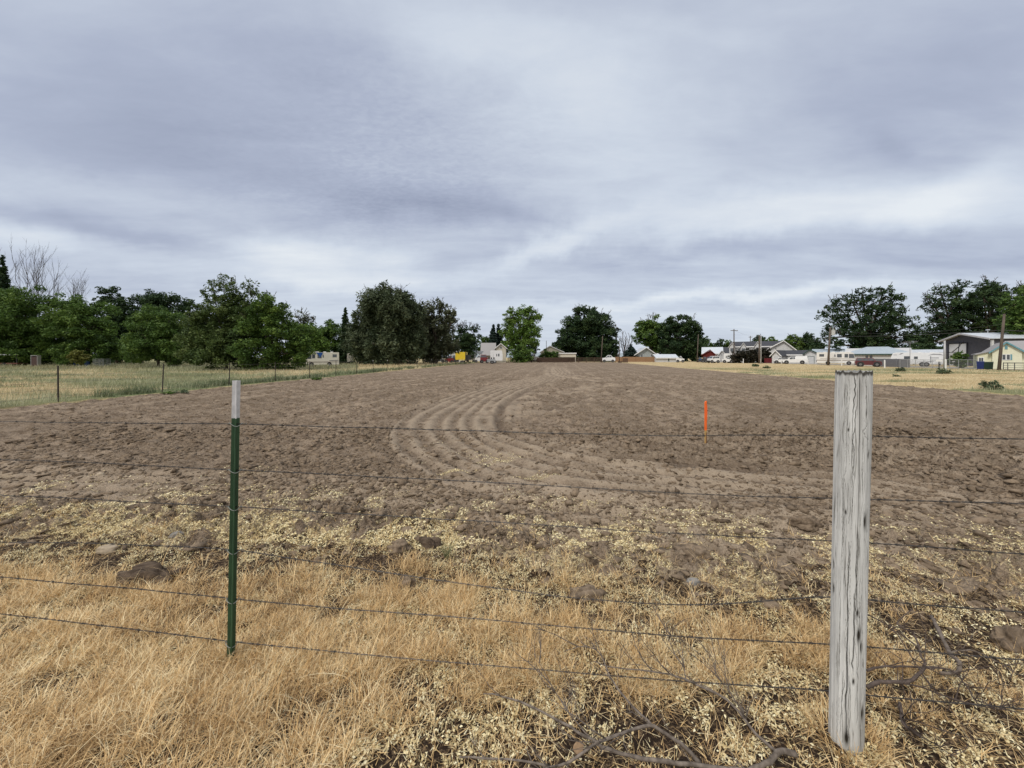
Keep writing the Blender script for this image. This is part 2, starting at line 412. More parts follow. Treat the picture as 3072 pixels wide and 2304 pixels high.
def turf_material():
    m = bpy.data.materials.new('dry_turf'); m.use_nodes = True
    nt = m.node_tree; nt.nodes.clear(); N, L = nt.nodes.new, nt.links.new
    out = N('ShaderNodeOutputMaterial'); p = N('ShaderNodeBsdfPrincipled'); L(p.outputs[0], out.inputs[0])
    p.inputs['Roughness'].default_value = 0.95; p.inputs['Specular IOR Level'].default_value = 0.1
    tc = N('ShaderNodeTexCoord')
    def nz(s, d=5, r=0.6, off=(0, 0, 0)):
        mp = N('ShaderNodeMapping'); L(tc.outputs['Object'], mp.inputs[0]); mp.inputs['Location'].default_value = off
        n = N('ShaderNodeTexNoise'); L(mp.outputs[0], n.inputs['Vector']); n.inputs['Scale'].default_value = s; n.inputs['Detail'].default_value = d; n.inputs['Roughness'].default_value = r
        return n.outputs['Fac']
    def rng(a, lo, hi):
        n = N('ShaderNodeMapRange'); L(a, n.inputs[0]); n.inputs[1].default_value = lo; n.inputs[2].default_value = hi; return n.outputs[0]
    def mix(f, a, b):
        n = N('ShaderNodeMix'); n.data_type = 'RGBA'; L(f, n.inputs[0])
        for i, v in ((6, a), (7, b)):
            if isinstance(v, tuple): n.inputs[i].default_value = (*v, 1)
            else: L(v, n.inputs[i])
        return n.outputs[2]
    at = N('ShaderNodeAttribute'); at.attribute_name = 'green'
    ar = N('ShaderNodeAttribute'); ar.attribute_name = 'bare'
    dry = mix(rng(nz(0.7), 0.35, 0.65), (0.42, 0.32, 0.17), (0.60, 0.49, 0.29))
    dry = mix(rng(nz(24, 4, 0.7), 0.5, 0.66), dry, (0.16, 0.11, 0.06))
    grn = mix(rng(nz(1.5), 0.4, 0.65), (0.10, 0.13, 0.055), (0.20, 0.22, 0.11))
    c = mix(at.outputs['Fac'], dry, grn)
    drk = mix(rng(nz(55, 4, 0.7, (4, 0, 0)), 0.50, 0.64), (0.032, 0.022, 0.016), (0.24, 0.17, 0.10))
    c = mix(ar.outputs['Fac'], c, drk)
    L(c, p.inputs['Base Color'])
    b = N('ShaderNodeBump'); b.inputs['Distance'].default_value = 0.05
    L(nz(12, 5, 0.7), b.inputs['Height']); L(b.outputs[0], p.inputs['Normal'])
    return m

def build_land():
    def grow(v0, fn, vmax):
        out = [v0]
        while out[-1] < vmax: out.append(out[-1] + fn(out[-1]))
        return out
    ypos = grow(0.9, lambda v: max(0.0105, 0.0046*v) if v < 62 else (0.02*v if v < 150 else 0.2*v), 5200)
    yneg = [0.9 - t for t in grow(0.03, lambda t: 0.03 + 0.25*t, 120)]
    ys = np.array(sorted(set(yneg)) + ypos)
    xpos = grow(0.0, lambda v: 0.0115 if v < 2.3 else (0.0065*v if v < 70 else 0.15*v), 5200)
    xs = np.array([-v for v in xpos[:0:-1]] + xpos)
    X, Y = np.meshgrid(xs, ys)
    x = X.ravel(); y = Y.ravel()
    z, soil, band, straw, green, rut = land(x, y)
    ny, nx = X.shape
    idx = np.arange(nx*ny).reshape(ny, nx)
    q = np.stack([idx[:-1, :-1], idx[:-1, 1:], idx[1:, 1:], idx[1:, :-1]], -1).reshape(-1, 4)
    fs = soil[q].mean(1) > 0.5
    V = np.stack([x, y, z], 1)
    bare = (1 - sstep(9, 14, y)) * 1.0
    for name, sel, mat, at, kd in (('ploughed_field', fs, soil_material(), dict(band=band, straw=straw, rut=np.clip(rut, 0, 1)), 'structure'),
                               ('ground', ~fs, turf_material(), dict(green=green, bare=bare), 'structure')):
        f = q[sel]; used = np.unique(f); rm = np.zeros(len(V), np.int64); rm[used] = np.arange(len(used))
        o = np_mesh(name, V[used], rm[f], mat, attrs={k: a[used] for k, a in at.items()}, smooth=True)
        o['kind'] = kd
        o['label'] = {'ploughed_field': 'brown harrowed field with curved tyre tracks and clods', 'ground': 'dry grassy land around the ploughed field'}[name]
build_land()

# ------------------------------------------------------------ blades, chaff, clods (things nobody could count)
def blades(n, x, y, z, L, w, az, lean, curl, tone, seg=3):
    """curved ribbons; returns verts, quads, face tone"""
    t = np.linspace(0, 1, seg + 1)[None, :]
    ang = lean[:, None] + curl[:, None] * t                      # angle from vertical along the blade
    dl = L[:, None] / seg
    hx = np.concatenate([np.zeros((n, 1)), np.cumsum(np.sin(ang[:, :-1]) * dl, 1)], 1)
    hz = np.concatenate([np.zeros((n, 1)), np.cumsum(np.cos(ang[:, :-1]) * dl, 1)], 1)
    hz = np.maximum(hz, 0.004 + 0.01 * t)
    cx = x[:, None] + hx * np.cos(az)[:, None]; cy = y[:, None] + hx * np.sin(az)[:, None]; cz = z[:, None] + hz - 0.004
    wd = w[:, None] * (1 - 0.85 * t**1.5) * 0.5
    wa = az + np.pi/2 + (RNG.random(n) - .5) * 1.6
    px = np.cos(wa)[:, None] * wd; py = np.sin(wa)[:, None] * wd
    A = np.stack([cx - px, cy - py, cz], -1); B = np.stack([cx + px, cy + py, cz], -1)
    V = np.stack([A, B], 2).reshape(n, -1, 3)                    # n, 2*(seg+1), 3
    base = (np.arange(n) * 2 * (seg + 1))[:, None, None]
    k = np.arange(seg)[None, :, None] * 2
    q = base + k + np.array([0, 1, 3, 2])[None, None, :]
    return V.reshape(-1, 3), q.reshape(-1, 4), np.repeat(tone, seg)

def straw_mat(name, cols, transl=0.10):
    m = bpy.data.materials.new(name); m.use_nodes = True
    nt = m.node_tree; nt.nodes.clear(); N, L = nt.nodes.new, nt.links.new
    out = N('ShaderNodeOutputMaterial'); p = N('ShaderNodeBsdfPrincipled')
    p.inputs['Roughness'].default_value = 0.6; p.inputs['Specular IOR Level'].default_value = 0.25
    at = N('ShaderNodeAttribute'); at.attribute_name = 'tone'
    tc = N('ShaderNodeTexCoord'); nz = N('ShaderNodeTexNoise'); L(tc.outputs['Object'], nz.inputs['Vector']); nz.inputs['Scale'].default_value = 1.6; nz.inputs['Detail'].default_value = 4
    a = N('ShaderNodeMath'); a.operation = 'MULTIPLY_ADD'; L(nz.outputs['Fac'], a.inputs[0]); a.inputs[1].default_value = 0.5; L(at.outputs['Fac'], a.inputs[2])
    s = N('ShaderNodeMath'); s.operation = 'SUBTRACT'; L(a.outputs[0], s.inputs[0]); s.inputs[1].default_value = 0.25
    rp = N('ShaderNodeValToRGB'); L(s.outputs[0], rp.inputs[0]); e = rp.color_ramp.elements
    e[0].position = 0; e[0].color = (*cols[0], 1); e[1].position = 1; e[1].color = (*cols[-1], 1)
    for i, c in enumerate(cols[1:-1]): e.new((i + 1) / (len(cols) - 1)).color = (*c, 1)
    L(rp.outputs[0], p.inputs['Base Color'])
    t = N('ShaderNodeBsdfTranslucent'); L(rp.outputs[0], t.inputs['Color'])
    ms = N('ShaderNodeMixShader'); ms.inputs[0].default_value = transl; L(p.outputs[0], ms.inputs[1]); L(t.outputs[0], ms.inputs[2]); L(ms.outputs[0], out.inputs[0])
    return m

def lush(x, y):          # long matted grass
    e = 0.12 * (fbm(x, y, 0.4, 3, 51) - 0.5) * 4
    a = sstep(0.25, -0.25, x + 0.62 + (y - 1.5) * 0.10 + e) * sstep(2.95, 2.55, y + e * 0.6 - 0.02 * x)
    return np.clip(a, 0, 1)
def mid(x, y):           # shorter tan tufts
    e = (fbm(x, y, 0.35, 3, 52) - 0.5) * 0.7
    top = np.interp(x, [-8, -1.5, 0.5, 1.5, 2.5, 8], [2.95, 2.75, 2.6, 2.25, 1.7, 1.0])
    bot = np.interp(x, [-8, -0.8, 0.2, 1.2, 2.2, 8], [0.2, 1.4, 1.98, 1.95, 1.75, 1.6])
    return sstep(top + 0.2, top - 0.15, y + e) * sstep(bot - 0.15, bot + 0.15, y + e)

def scatter(n, x0, x1, y0, y1, dens):
    """rejection scatter with density() <= 1"""
    xs, ys = [], []; got = 0
    while got < n:
        x = RNG.uniform(x0, x1, n*2); y = RNG.uniform(y0, y1, n*2)
        k = RNG.random(n*2) < dens(x, y); xs.append(x[k]); ys.append(y[k]); got += k.sum()
        if k.sum() == 0: break
    return np.concatenate(xs)[:n], np.concatenate(ys)[:n]

def tufted(nt, per, x0, x1, y0, y1, dens, spread):
    tx, ty = scatter(nt, x0, x1, y0, y1, dens)
    n = nt * per
    r = np.abs(RNG.normal(0, spread, n)); a = RNG.uniform(0, 2*np.pi, n)
    x = np.repeat(tx, per) + r*np.cos(a); y = np.repeat(ty, per) + r*np.sin(a)
    return n, x, y, a, np.repeat(RNG.random(nt), per), np.repeat(RNG.random(nt), per)

DRY = straw_mat('dry_grass', [(0.10, 0.055, 0.028), (0.29, 0.18, 0.085), (0.58, 0.385, 0.175), (0.75, 0.54, 0.275), (0.90, 0.76, 0.48)])
def foreground_grass():
    P = []
    # long matted grass at the left, combed towards the upper right
    n, x, y, a, t1, t2 = tufted(8200, 15, -5.0, 0.6, 0.55, 3.0, lambda x, y: lush(x, y)*(0.10 + .9*sstep(.38, .52, fbm(x, y, .16, 3, 68))), 0.03)
    az = R(40) + RNG.normal(0, .6, n) + (RNG.random(n) < .45)*RNG.uniform(-3.1, 3.1, n) + 3.0*(t2-.5)
    z = land(x, y)[0]
    P.append(blades(n, x, y, z, RNG.uniform(0.035, 0.115, n) * (0.5 + 0.8*t1) * (0.75 + .6*fbm(x, y, .35, 2, 67)), RNG.uniform(0.0018, 0.0036, n), az,
                    RNG.uniform(0.2, 1.2, n), RNG.uniform(0.3, 2.6, n), np.clip(RNG.normal(0.57, 0.26, n) + 0.45*(t2-.5) + 1.6*(fbm(x, y, .45, 3, 66)-.5) + 0.12*sstep(-1.0, -2.2, x), 0, 1), 4))
    # shorter tufts
    n, x, y, a, t1, t2 = tufted(6200, 14, -5.5, 4.5, 1.2, 3.1, lambda x, y: mid(x, y) * (1 - 0.5*lush(x, y)) * (0.08 + .92*sstep(.40, .54, fbm(x, y, .17, 3, 69))), 0.028)
    z = land(x, y)[0]
    P.append(blades(n, x, y, z, RNG.uniform(0.05, 0.12, n) * (0.7 + 0.6*t1), RNG.uniform(0.002, 0.0036, n), a + RNG.normal(0, .5, n),
                    RNG.uniform(0.2, 1.25, n), RNG.uniform(0.1, 1.9, n), np.clip(RNG.normal(0.62, 0.23, n) + 0.4*(t2-.5), 0, 1)))
    # scattered tufts among the chaff, and thinning out onto the soil
    def dn(x, y):
        return np.clip(0.28 + 0.72*sstep(0.52, 0.66, fbm(x, y, 0.5, 2, 61)), 0, 1) * sstep(1.0, -0.1, y - YF(x)) * (1 - lush(x, y))
    n, x, y, a, t1, t2 = tufted(2000, 13, -6.5, 5.5, 0.8, 4.8, dn, 0.03)
    z = land(x, y)[0]
    P.append(blades(n, x, y, z, RNG.uniform(0.03, 0.10, n) * (0.6 + 0.8*t1), RNG.uniform(0.002, 0.0034, n), a + RNG.normal(0, .6, n),
                    RNG.uniform(0.2, 1.3, n), RNG.uniform(0.1, 1.2, n), np.clip(RNG.normal(0.64, 0.18, n), 0, 1)))
    # flattened loose straws
    n = 15000
    x, y = scatter(n, -6.5, 5.5, 0.7, 4.6, lambda x, y: sstep(1.1, 0.0, y - YF(x)) * (0.35 + 0.65*sstep(0.45, 0.6, fbm(x, y, 0.4, 2, 62))))
    z = land(x, y)[0]
    P.append(blades(n, x, y, z + 0.006, RNG.uniform(0.03, 0.11, n), RNG.uniform(0.002, 0.004, n), RNG.uniform(0, 2*np.pi, n),
                    RNG.uniform(1.1, 1.55, n), RNG.uniform(-0.3, 0.5, n), np.clip(RNG.normal(0.7, 0.18, n), 0, 1)))
    # the same dry grass further left and right of the camera
    n, x, y, a, t1, t2 = tufted(3200, 12, -18, 14, 0.2, 9.0, lambda x, y: ((x < -5) | (x > 4.2)) * 0.8 * sstep(0.6, -0.3, y - YF(x)), 0.05)
    z = land(x, y)[0]
    P.append(blades(n, x, y, z, RNG.uniform(0.08, 0.22, n), RNG.uniform(0.005, 0.010, n), a + RNG.normal(0, .5, n),
                    RNG.uniform(0.2, 1.0, n), RNG.uniform(0.2, 1.2, n), np.clip(RNG.normal(0.6, 0.18, n), 0, 1)))
    n = 320
    x = RNG.normal(-1.12, .2, n); y = RNG.normal(1.72, .14, n)
    P.append(blades(n, x, y, land(x, y)[0], RNG.uniform(.10, .22, n), RNG.uniform(.0022, .0038, n), R(50) + RNG.normal(0, .8, n), RNG.uniform(.05, .6, n), RNG.uniform(.1, 1.2, n), np.clip(RNG.normal(.36, .14, n), 0, 1), 5))
    n = 500
    x, y = scatter(n, -4.5, .3, .7, 2.9, lush)
    P.append(blades(n, x, y, land(x, y)[0], RNG.uniform(.14, .28, n), RNG.uniform(.0026, .0048, n), RNG.uniform(0, 6.28, n), RNG.uniform(.2, 1.0, n), RNG.uniform(.4, 2.2, n), np.clip(RNG.normal(.8, .18, n), 0, 1), 5))
    n = 900
    r = .075 + np.abs(RNG.normal(0, .05, n)); a = RNG.uniform(0, 6.28, n); x = 1.41 + r*np.cos(a); y = 1.62 + r*np.sin(a); x[::3] = -1.485 + (r[::3]-.05)*np.cos(a[::3]); y[::3] = 2.03 + (r[::3]-.05)*np.sin(a[::3])
    P.append(blades(n, x, y, land(x, y)[0], RNG.uniform(.03, .13, n), RNG.uniform(.0018, .0034, n), a + RNG.normal(0, .6, n), RNG.uniform(.1, 1.0, n), RNG.uniform(.2, 1.6, n), np.clip(RNG.normal(.62, .2, n), 0, 1)))
    V, Q, T = [], [], []; b = 0
    for v, q, t in P: V.append(v); Q.append(q + b); T.append(t); b += len(v)
    o = np_mesh('dry_grass', np.concatenate(V), np.concatenate(Q), DRY, fattr={'tone': np.concatenate(T)})
    tag(o, 'matted tan dry grass along the foot of the barbed wire fence', 'grass', kind='stuff')
foreground_grass()

def flakes(n, x, y, z, size, tone, el=1.6):
    """small folded bits lying on the ground"""
    u = RNG.normal(size=(n, 3)); u[:, 2] *= 0.5; u /= np.linalg.norm(u, axis=1)[:, None]
    v = RNG.normal(size=(n, 3)); v[:, 2] *= 0.6; v -= (v*u).sum(1)[:, None]*u; v /= np.linalg.norm(v, axis=1)[:, None]
    c = np.stack([x, y, z], 1); s = size[:, None]
    nrm = np.cross(u, v)
    V = np.stack([c - u*s*el*.5, c - v*s*.5 + nrm*s*.15, c + u*s*el*.5, c + v*s*.5 + nrm*s*.15], 1)
    q = np.arange(n*4).reshape(n, 4)
    return V.reshape(-1, 3), q, tone

def chaff():
    m = straw_mat('chaff_flakes', [(0.07, 0.035, 0.018), (0.44, 0.31, 0.14), (0.74, 0.62, 0.35), (0.92, 0.86, 0.60)], 0.06)
    def dn(x, y):
        cover = 0.20 + 0.80 * sstep(0.40, 0.56, fbm(x, y, 0.30, 3, 71))
        cl = 0.03 + 0.97*sstep(0.46, 0.57, fbm(x, y, 0.05, 3, 75))
        a = (1 - 0.9*lush(x, y)) * sstep(2.3, 1.95, y + 0.05*x) * cover * cl
        # on the turned soil, drifts of pale bits
        s = sstep(1.7, 0.0, y - YF(x)) * (y > 1.9) * sstep(0.52, 0.61, fbm(x, y, 0.30, 4, 31, .65) + 0.13 * sstep(0.9, -0.5, y - YF(x))) * 0.8 * (0.15 + .85*sstep(.42, .56, fbm(x, y, .07, 3, 76)))
        return np.clip(np.maximum(a, s), 0, 1)
    n = 115000
    x, y = scatter(n, -5.5, 4.5, 0.7, 5.4, dn)
    z = land(x, y)[0] + RNG.uniform(0.002, 0.018, n)
    tone = np.where(RNG.random(n) < 0.16, RNG.uniform(0, .2, n), np.clip(RNG.normal(0.72, 0.16, n), 0, 1))
    A = flakes(n, x, y, z, RNG.uniform(0.005, 0.011, n)*np.where(y > 2.3, .72, 1), tone, 1.7)
    n3 = 80000
    x, y = scatter(n3, -5.5, 4.5, 0.7, 5.4, dn); z = land(x, y)[0] + RNG.uniform(0, .014, n3)
    t3 = np.where(RNG.random(n3) < .14, RNG.uniform(0, .25, n3), np.clip(RNG.normal(.66, .18, n3), 0, 1))
    C3 = blades(n3, x, y, z, RNG.uniform(.010, .034, n3), RNG.uniform(.0022, .005, n3), RNG.uniform(0, 6.28, n3), RNG.uniform(.6, 1.5, n3), RNG.uniform(-1.2, 1.6, n3), t3, 2)
    # streaks of chaff left by the harrow further out
    n2 = 26000
    def d2(x, y): return land(x, y)[3] * (y > YF(x)) * 0.9
    x, y = scatter(n2, -6, 5.5, 3.2, 7.6, d2)
    z = land(x, y)[0] + RNG.uniform(0.002, 0.015, n2)
    B = flakes(n2, x, y, z, RNG.uniform(0.006, 0.014, n2), np.clip(RNG.normal(0.72, 0.14, n2), 0, 1), 2.2)
    V = np.concatenate([A[0], B[0], C3[0]]); Q = np.concatenate([A[1], B[1] + len(A[0]), C3[1] + len(A[0]) + len(B[0])]); T = np.concatenate([A[2], B[2], C3[2]])
    o = np_mesh('chaff', V, Q, m, fattr={'tone': T})
    tag(o, 'pale seed husks and straw bits strewn over the soil', 'litter', kind='stuff')
chaff()

def icos(sub=1):
    import bmesh
    bm = bmesh.new(); bmesh.ops.create_icosphere(bm, subdivisions=sub, radius=1.0)
    V = np.array([v.co[:] for v in bm.verts]); Fc = np.array([[v.index for v in f.verts] for f in bm.faces]); bm.free()
    return V, Fc
def lumps(n, x, y, z, size, flat=0.55, sub=1, jag=0.45):
    V0, F0 = icos(sub); m = len(V0)
    r = np.clip(1 + jag * RNG.normal(size=(n, m, 1)), .45, 1.8)
    P = V0[None] * r
    sc = size[:, None, None] * np.stack([RNG.uniform(.7, 1.7, n), RNG.uniform(.5, 1.0, n), flat*RNG.uniform(.6, 1.2, n)], 1)[:, None, :]
    P = P * sc
    a = RNG.uniform(0, 2*np.pi, n)[:, None]; c, s = np.cos(a), np.sin(a)
    X = P[..., 0]*c - P[..., 1]*s; Y = P[..., 0]*s + P[..., 1]*c
    P = np.stack([X + x[:, None], Y + y[:, None], P[..., 2] + z[:, None]], -1)
    Q = F0[None] + (np.arange(n)*m)[:, None, None]
    return P.reshape(-1, 3), Q.reshape(-1, 3)

def clods():
    m = pm('clod_earth', (0.29, 0.223, 0.158), (0.075, 0.054, 0.037), 26, 0.97, bump=0.03, attr='tone', spec=0.1)
    def dn(x, y):
        soil = land(x, y)[1:3]
        ridge = np.exp(-((y - (4.15 - 0.33*x))/0.75)**2) * (x > -4)           # belt of big lumps
        right = sstep(0.8, 2.6, x) * sstep(7, 4.5, y)
        base = 0.26 + 0.30*sstep(.5, .65, fbm(x, y, 0.8, 2, 81))
        return np.clip((base + 1.0*ridge + 0.7*right) * sstep(-0.5, 0.2, y - YF(x)) * (1 - 0.68*sstep(3.0, 2.2, polydist(x, y, TRK_OUT)[0])*(polydist(x, y, TRK_OUT)[1] < 0)*sstep(4, 5, y)), 0, 1)
    n = 62000
    x, y = scatter(n, -9, 9, 2.2, 8.5, dn)
    sz = RNG.lognormal(-4.62, 0.68, n).clip(0.005, 0.05)*(1 + .12*np.clip(y-3, 0, 5))
    z = land(x, y)[0] - sz*0.05
    A = lumps(n, x, y, z, sz)
    n2 = 16000
    x = RNG.uniform(-1, 1, n2); y = 7.5 + 26*RNG.random(n2)**1.5; x = x*(y*1.25)
    k = (x > XL(y)+.3) & (x < XR(y)-.3) & (land(x, y)[2] < 0.5); x, y = x[k], y[k]; n2 = len(x)
    sz = (RNG.lognormal(-3.9, 0.4, n2)).clip(0.012, 0.06); z = land(x, y)[0] + sz*0.1
    B = lumps(n2, x, y, z, sz, flat=0.55)
    V = np.concatenate([A[0], B[0]]); Q = np.concatenate([A[1], B[1] + len(A[0])])
    T = np.repeat(np.clip(RNG.normal(.42, .3, n + n2), 0, 1), 20)
    o = np_mesh('soil_clods', V, Q, m, fattr={'tone': T})
    tag(o, 'loose brown clods of turned earth covering the near field', 'soil', kind='stuff')
clods()

# stones and large clods that can be told apart
def stone(name, label, px, py, wpx, hpx, mat, cat='stone', rz=0.0, group=None, seed=1):
    Y = F * EYE / (py - HY); X = XP(px, Y)
    V, Fc = icos(4); s = wpx * Y / F / 2; h = hpx * Y / F
    rs = np.random.default_rng(seed)
    o1, o2 = rs.random(3)*20, rs.random(3)*20
    clod = cat == 'clod'; r = np.array([1 + (.5 if clod else .25)*mnoise.noise(Vector(v*1.6 + o1)) + ((.30*mnoise.noise(Vector(v*4.0 + o2)) + .22*abs(mnoise.noise(Vector(v*9.0 + o1)))) if clod else .06*mnoise.noise(Vector(v*4.0 + o2))) for v in V])
    P = V * r[:, None] * np.array([s, s*0.62, h*0.75]); P[:, 2] = np.maximum(P[:, 2], -0.3*h)
    ob = np_mesh(name, P, Fc, mat, smooth=(cat != 'clod')); ob.location = (X, Y, H(X, Y) + 0.02*h); ob.rotation_euler = (0, 0, rz)
    return tag(ob, label, cat, group)
PALE = pm('pale_stone', (0.40, 0.33, 0.24), (0.26, 0.21, 0.15), 30, 0.8, bump=0.004)
GREY = pm('grey_stone', (0.25, 0.24, 0.225), (0.16, 0.155, 0.145), 40, 0.8, bump=0.004)
EARTH = pm('earth_lump', (0.26, 0.200, 0.142), (0.078, 0.057, 0.040), 22, 0.97, bump=0.025, spec=0.1)
EARTH2 = pm('dark_earth_lump', (0.15, 0.112, 0.082), (0.045, 0.033, 0.025), 10, 0.97, bump=0.02, stretch=(1, 5, 2), spec=0.1)
stone('stone', 'rounded pale tan stone in the straw near the green post', 322, 1655, 58, 22, PALE, seed=2)
stone('stone', 'small smooth pale stone on the bare soil left of the green post', 301, 1425, 27, 12, PALE, seed=3)
stone('stone', 'flat grey stone in the straw left of the wooden post', 2078, 1745, 50, 22, GREY, seed=4)
stone('stone', 'angular grey flat stone in the straw close to the green post', 530, 1622, 34, 16, GREY, rz=0.8, seed=5)
stone('soil_clod', 'large dark brown streaked lump of earth nearest the green post', 440, 1738, 150, 56, EARTH2, 'clod', rz=0.35, seed=6)
CG = 'large clods on the straw edge'
stone('soil_clod', 'square dark clod on the straw, centre of the field edge', 1292, 1640, 62, 34, EARTH2, 'clod', group=CG, seed=7)
stone('soil_clod', 'rounded light brown clod beside the square dark clod', 1195, 1652, 66, 30, EARTH, 'clod', group=CG, seed=8)
stone('soil_clod', 'upright pointed clod standing highest near the third wire', 1017, 1540, 24, 34, EARTH, 'clod', group=CG, seed=9)
stone('soil_clod', 'wide slab clod with dark hollow beneath it, left of the wooden post', 2075, 1668, 100, 34, EARTH, 'clod', rz=-0.1, group=CG, seed=10)
stone('soil_clod', 'pale lumpy clod on the soil left of the wooden post', 2415, 1578, 80, 30, EARTH, 'clod', group=CG, seed=11)
stone('soil_clod', 'broad flat clod in the straw below the fourth wire', 1760, 1790, 100, 34, EARTH, 'clod', group=CG, seed=12)
stone('soil_clod', 'rough clod at the tan grass edge right of the green post', 1222, 1762, 52, 40, EARTH, 'clod', group=CG, seed=13)
stone('soil_clod', 'big rough clod at the right edge of the photo', 3040, 1935, 90, 60, EARTH, 'clod', group=CG, seed=14)
stone('soil_clod', 'small round clod in the straw right of the wooden post', 2590 + 440, 1855, 40, 30, EARTH, 'clod', group=CG, seed=15)

# ------------------------------------------------------------ the barbed wire fence in front
def post_material():
    m = bpy.data.materials.new('weathered_wood'); m.use_nodes = True
    nt = m.node_tree; nt.nodes.clear(); N, L = nt.nodes.new, nt.links.new
    out = N('ShaderNodeOutputMaterial'); p = N('ShaderNodeBsdfPrincipled'); L(p.outputs[0], out.inputs[0]); p.inputs['Roughness'].default_value = 0.85
    p.inputs['Specular IOR Level'].default_value = 0.15
    tc = N('ShaderNodeTexCoord')
    def nz(s, st, d=5, r=0.6):
        mp = N('ShaderNodeMapping'); L(tc.outputs['Object'], mp.inputs[0]); mp.inputs['Scale'].default_value = st
        n = N('ShaderNodeTexNoise'); L(mp.outputs[0], n.inputs['Vector']); n.inputs['Scale'].default_value = s; n.inputs['Detail'].default_value = d; n.inputs['Roughness'].default_value = r
        return n.outputs['Fac']
    def rng(a, lo, hi):
        n = N('ShaderNodeMapRange'); L(a, n.inputs[0]); n.inputs[1].default_value = lo; n.inputs[2].default_value = hi; return n.outputs[0]
    def mix(f, a, b):
        n = N('ShaderNodeMix'); n.data_type = 'RGBA'; L(f, n.inputs[0])
        for i, v in ((6, a), (7, b)):
            if isinstance(v, tuple): n.inputs[i].default_value = (*v, 1)
            else: L(v, n.inputs[i])
        return n.outputs[2]
    g = nz(60, (1, 1, 0.035))
    c = mix(rng(g, 0.3, 0.7), (0.66, 0.665, 0.645), (0.43, 0.43, 0.415))
    c = mix(rng(nz(9, (1, 1, 0.25)), 0.50, 0.78), c, (0.24, 0.235, 0.22))
    c = mix(rng(nz(130, (1, 1, 0.03), 4, .7), 0.56, 0.66), c, (0.17, 0.165, 0.15))
    at = N('ShaderNodeAttribute'); at.attribute_name = 'crack'
    c = mix(at.outputs['Fac'], c, (0.03, 0.026, 0.02))
    L(c, p.inputs['Base Color'])
    b = N('ShaderNodeBump'); b.inputs['Distance'].default_value = 0.0025; L(g, b.inputs['Height']); L(b.outputs[0], p.inputs['Normal'])
    return m

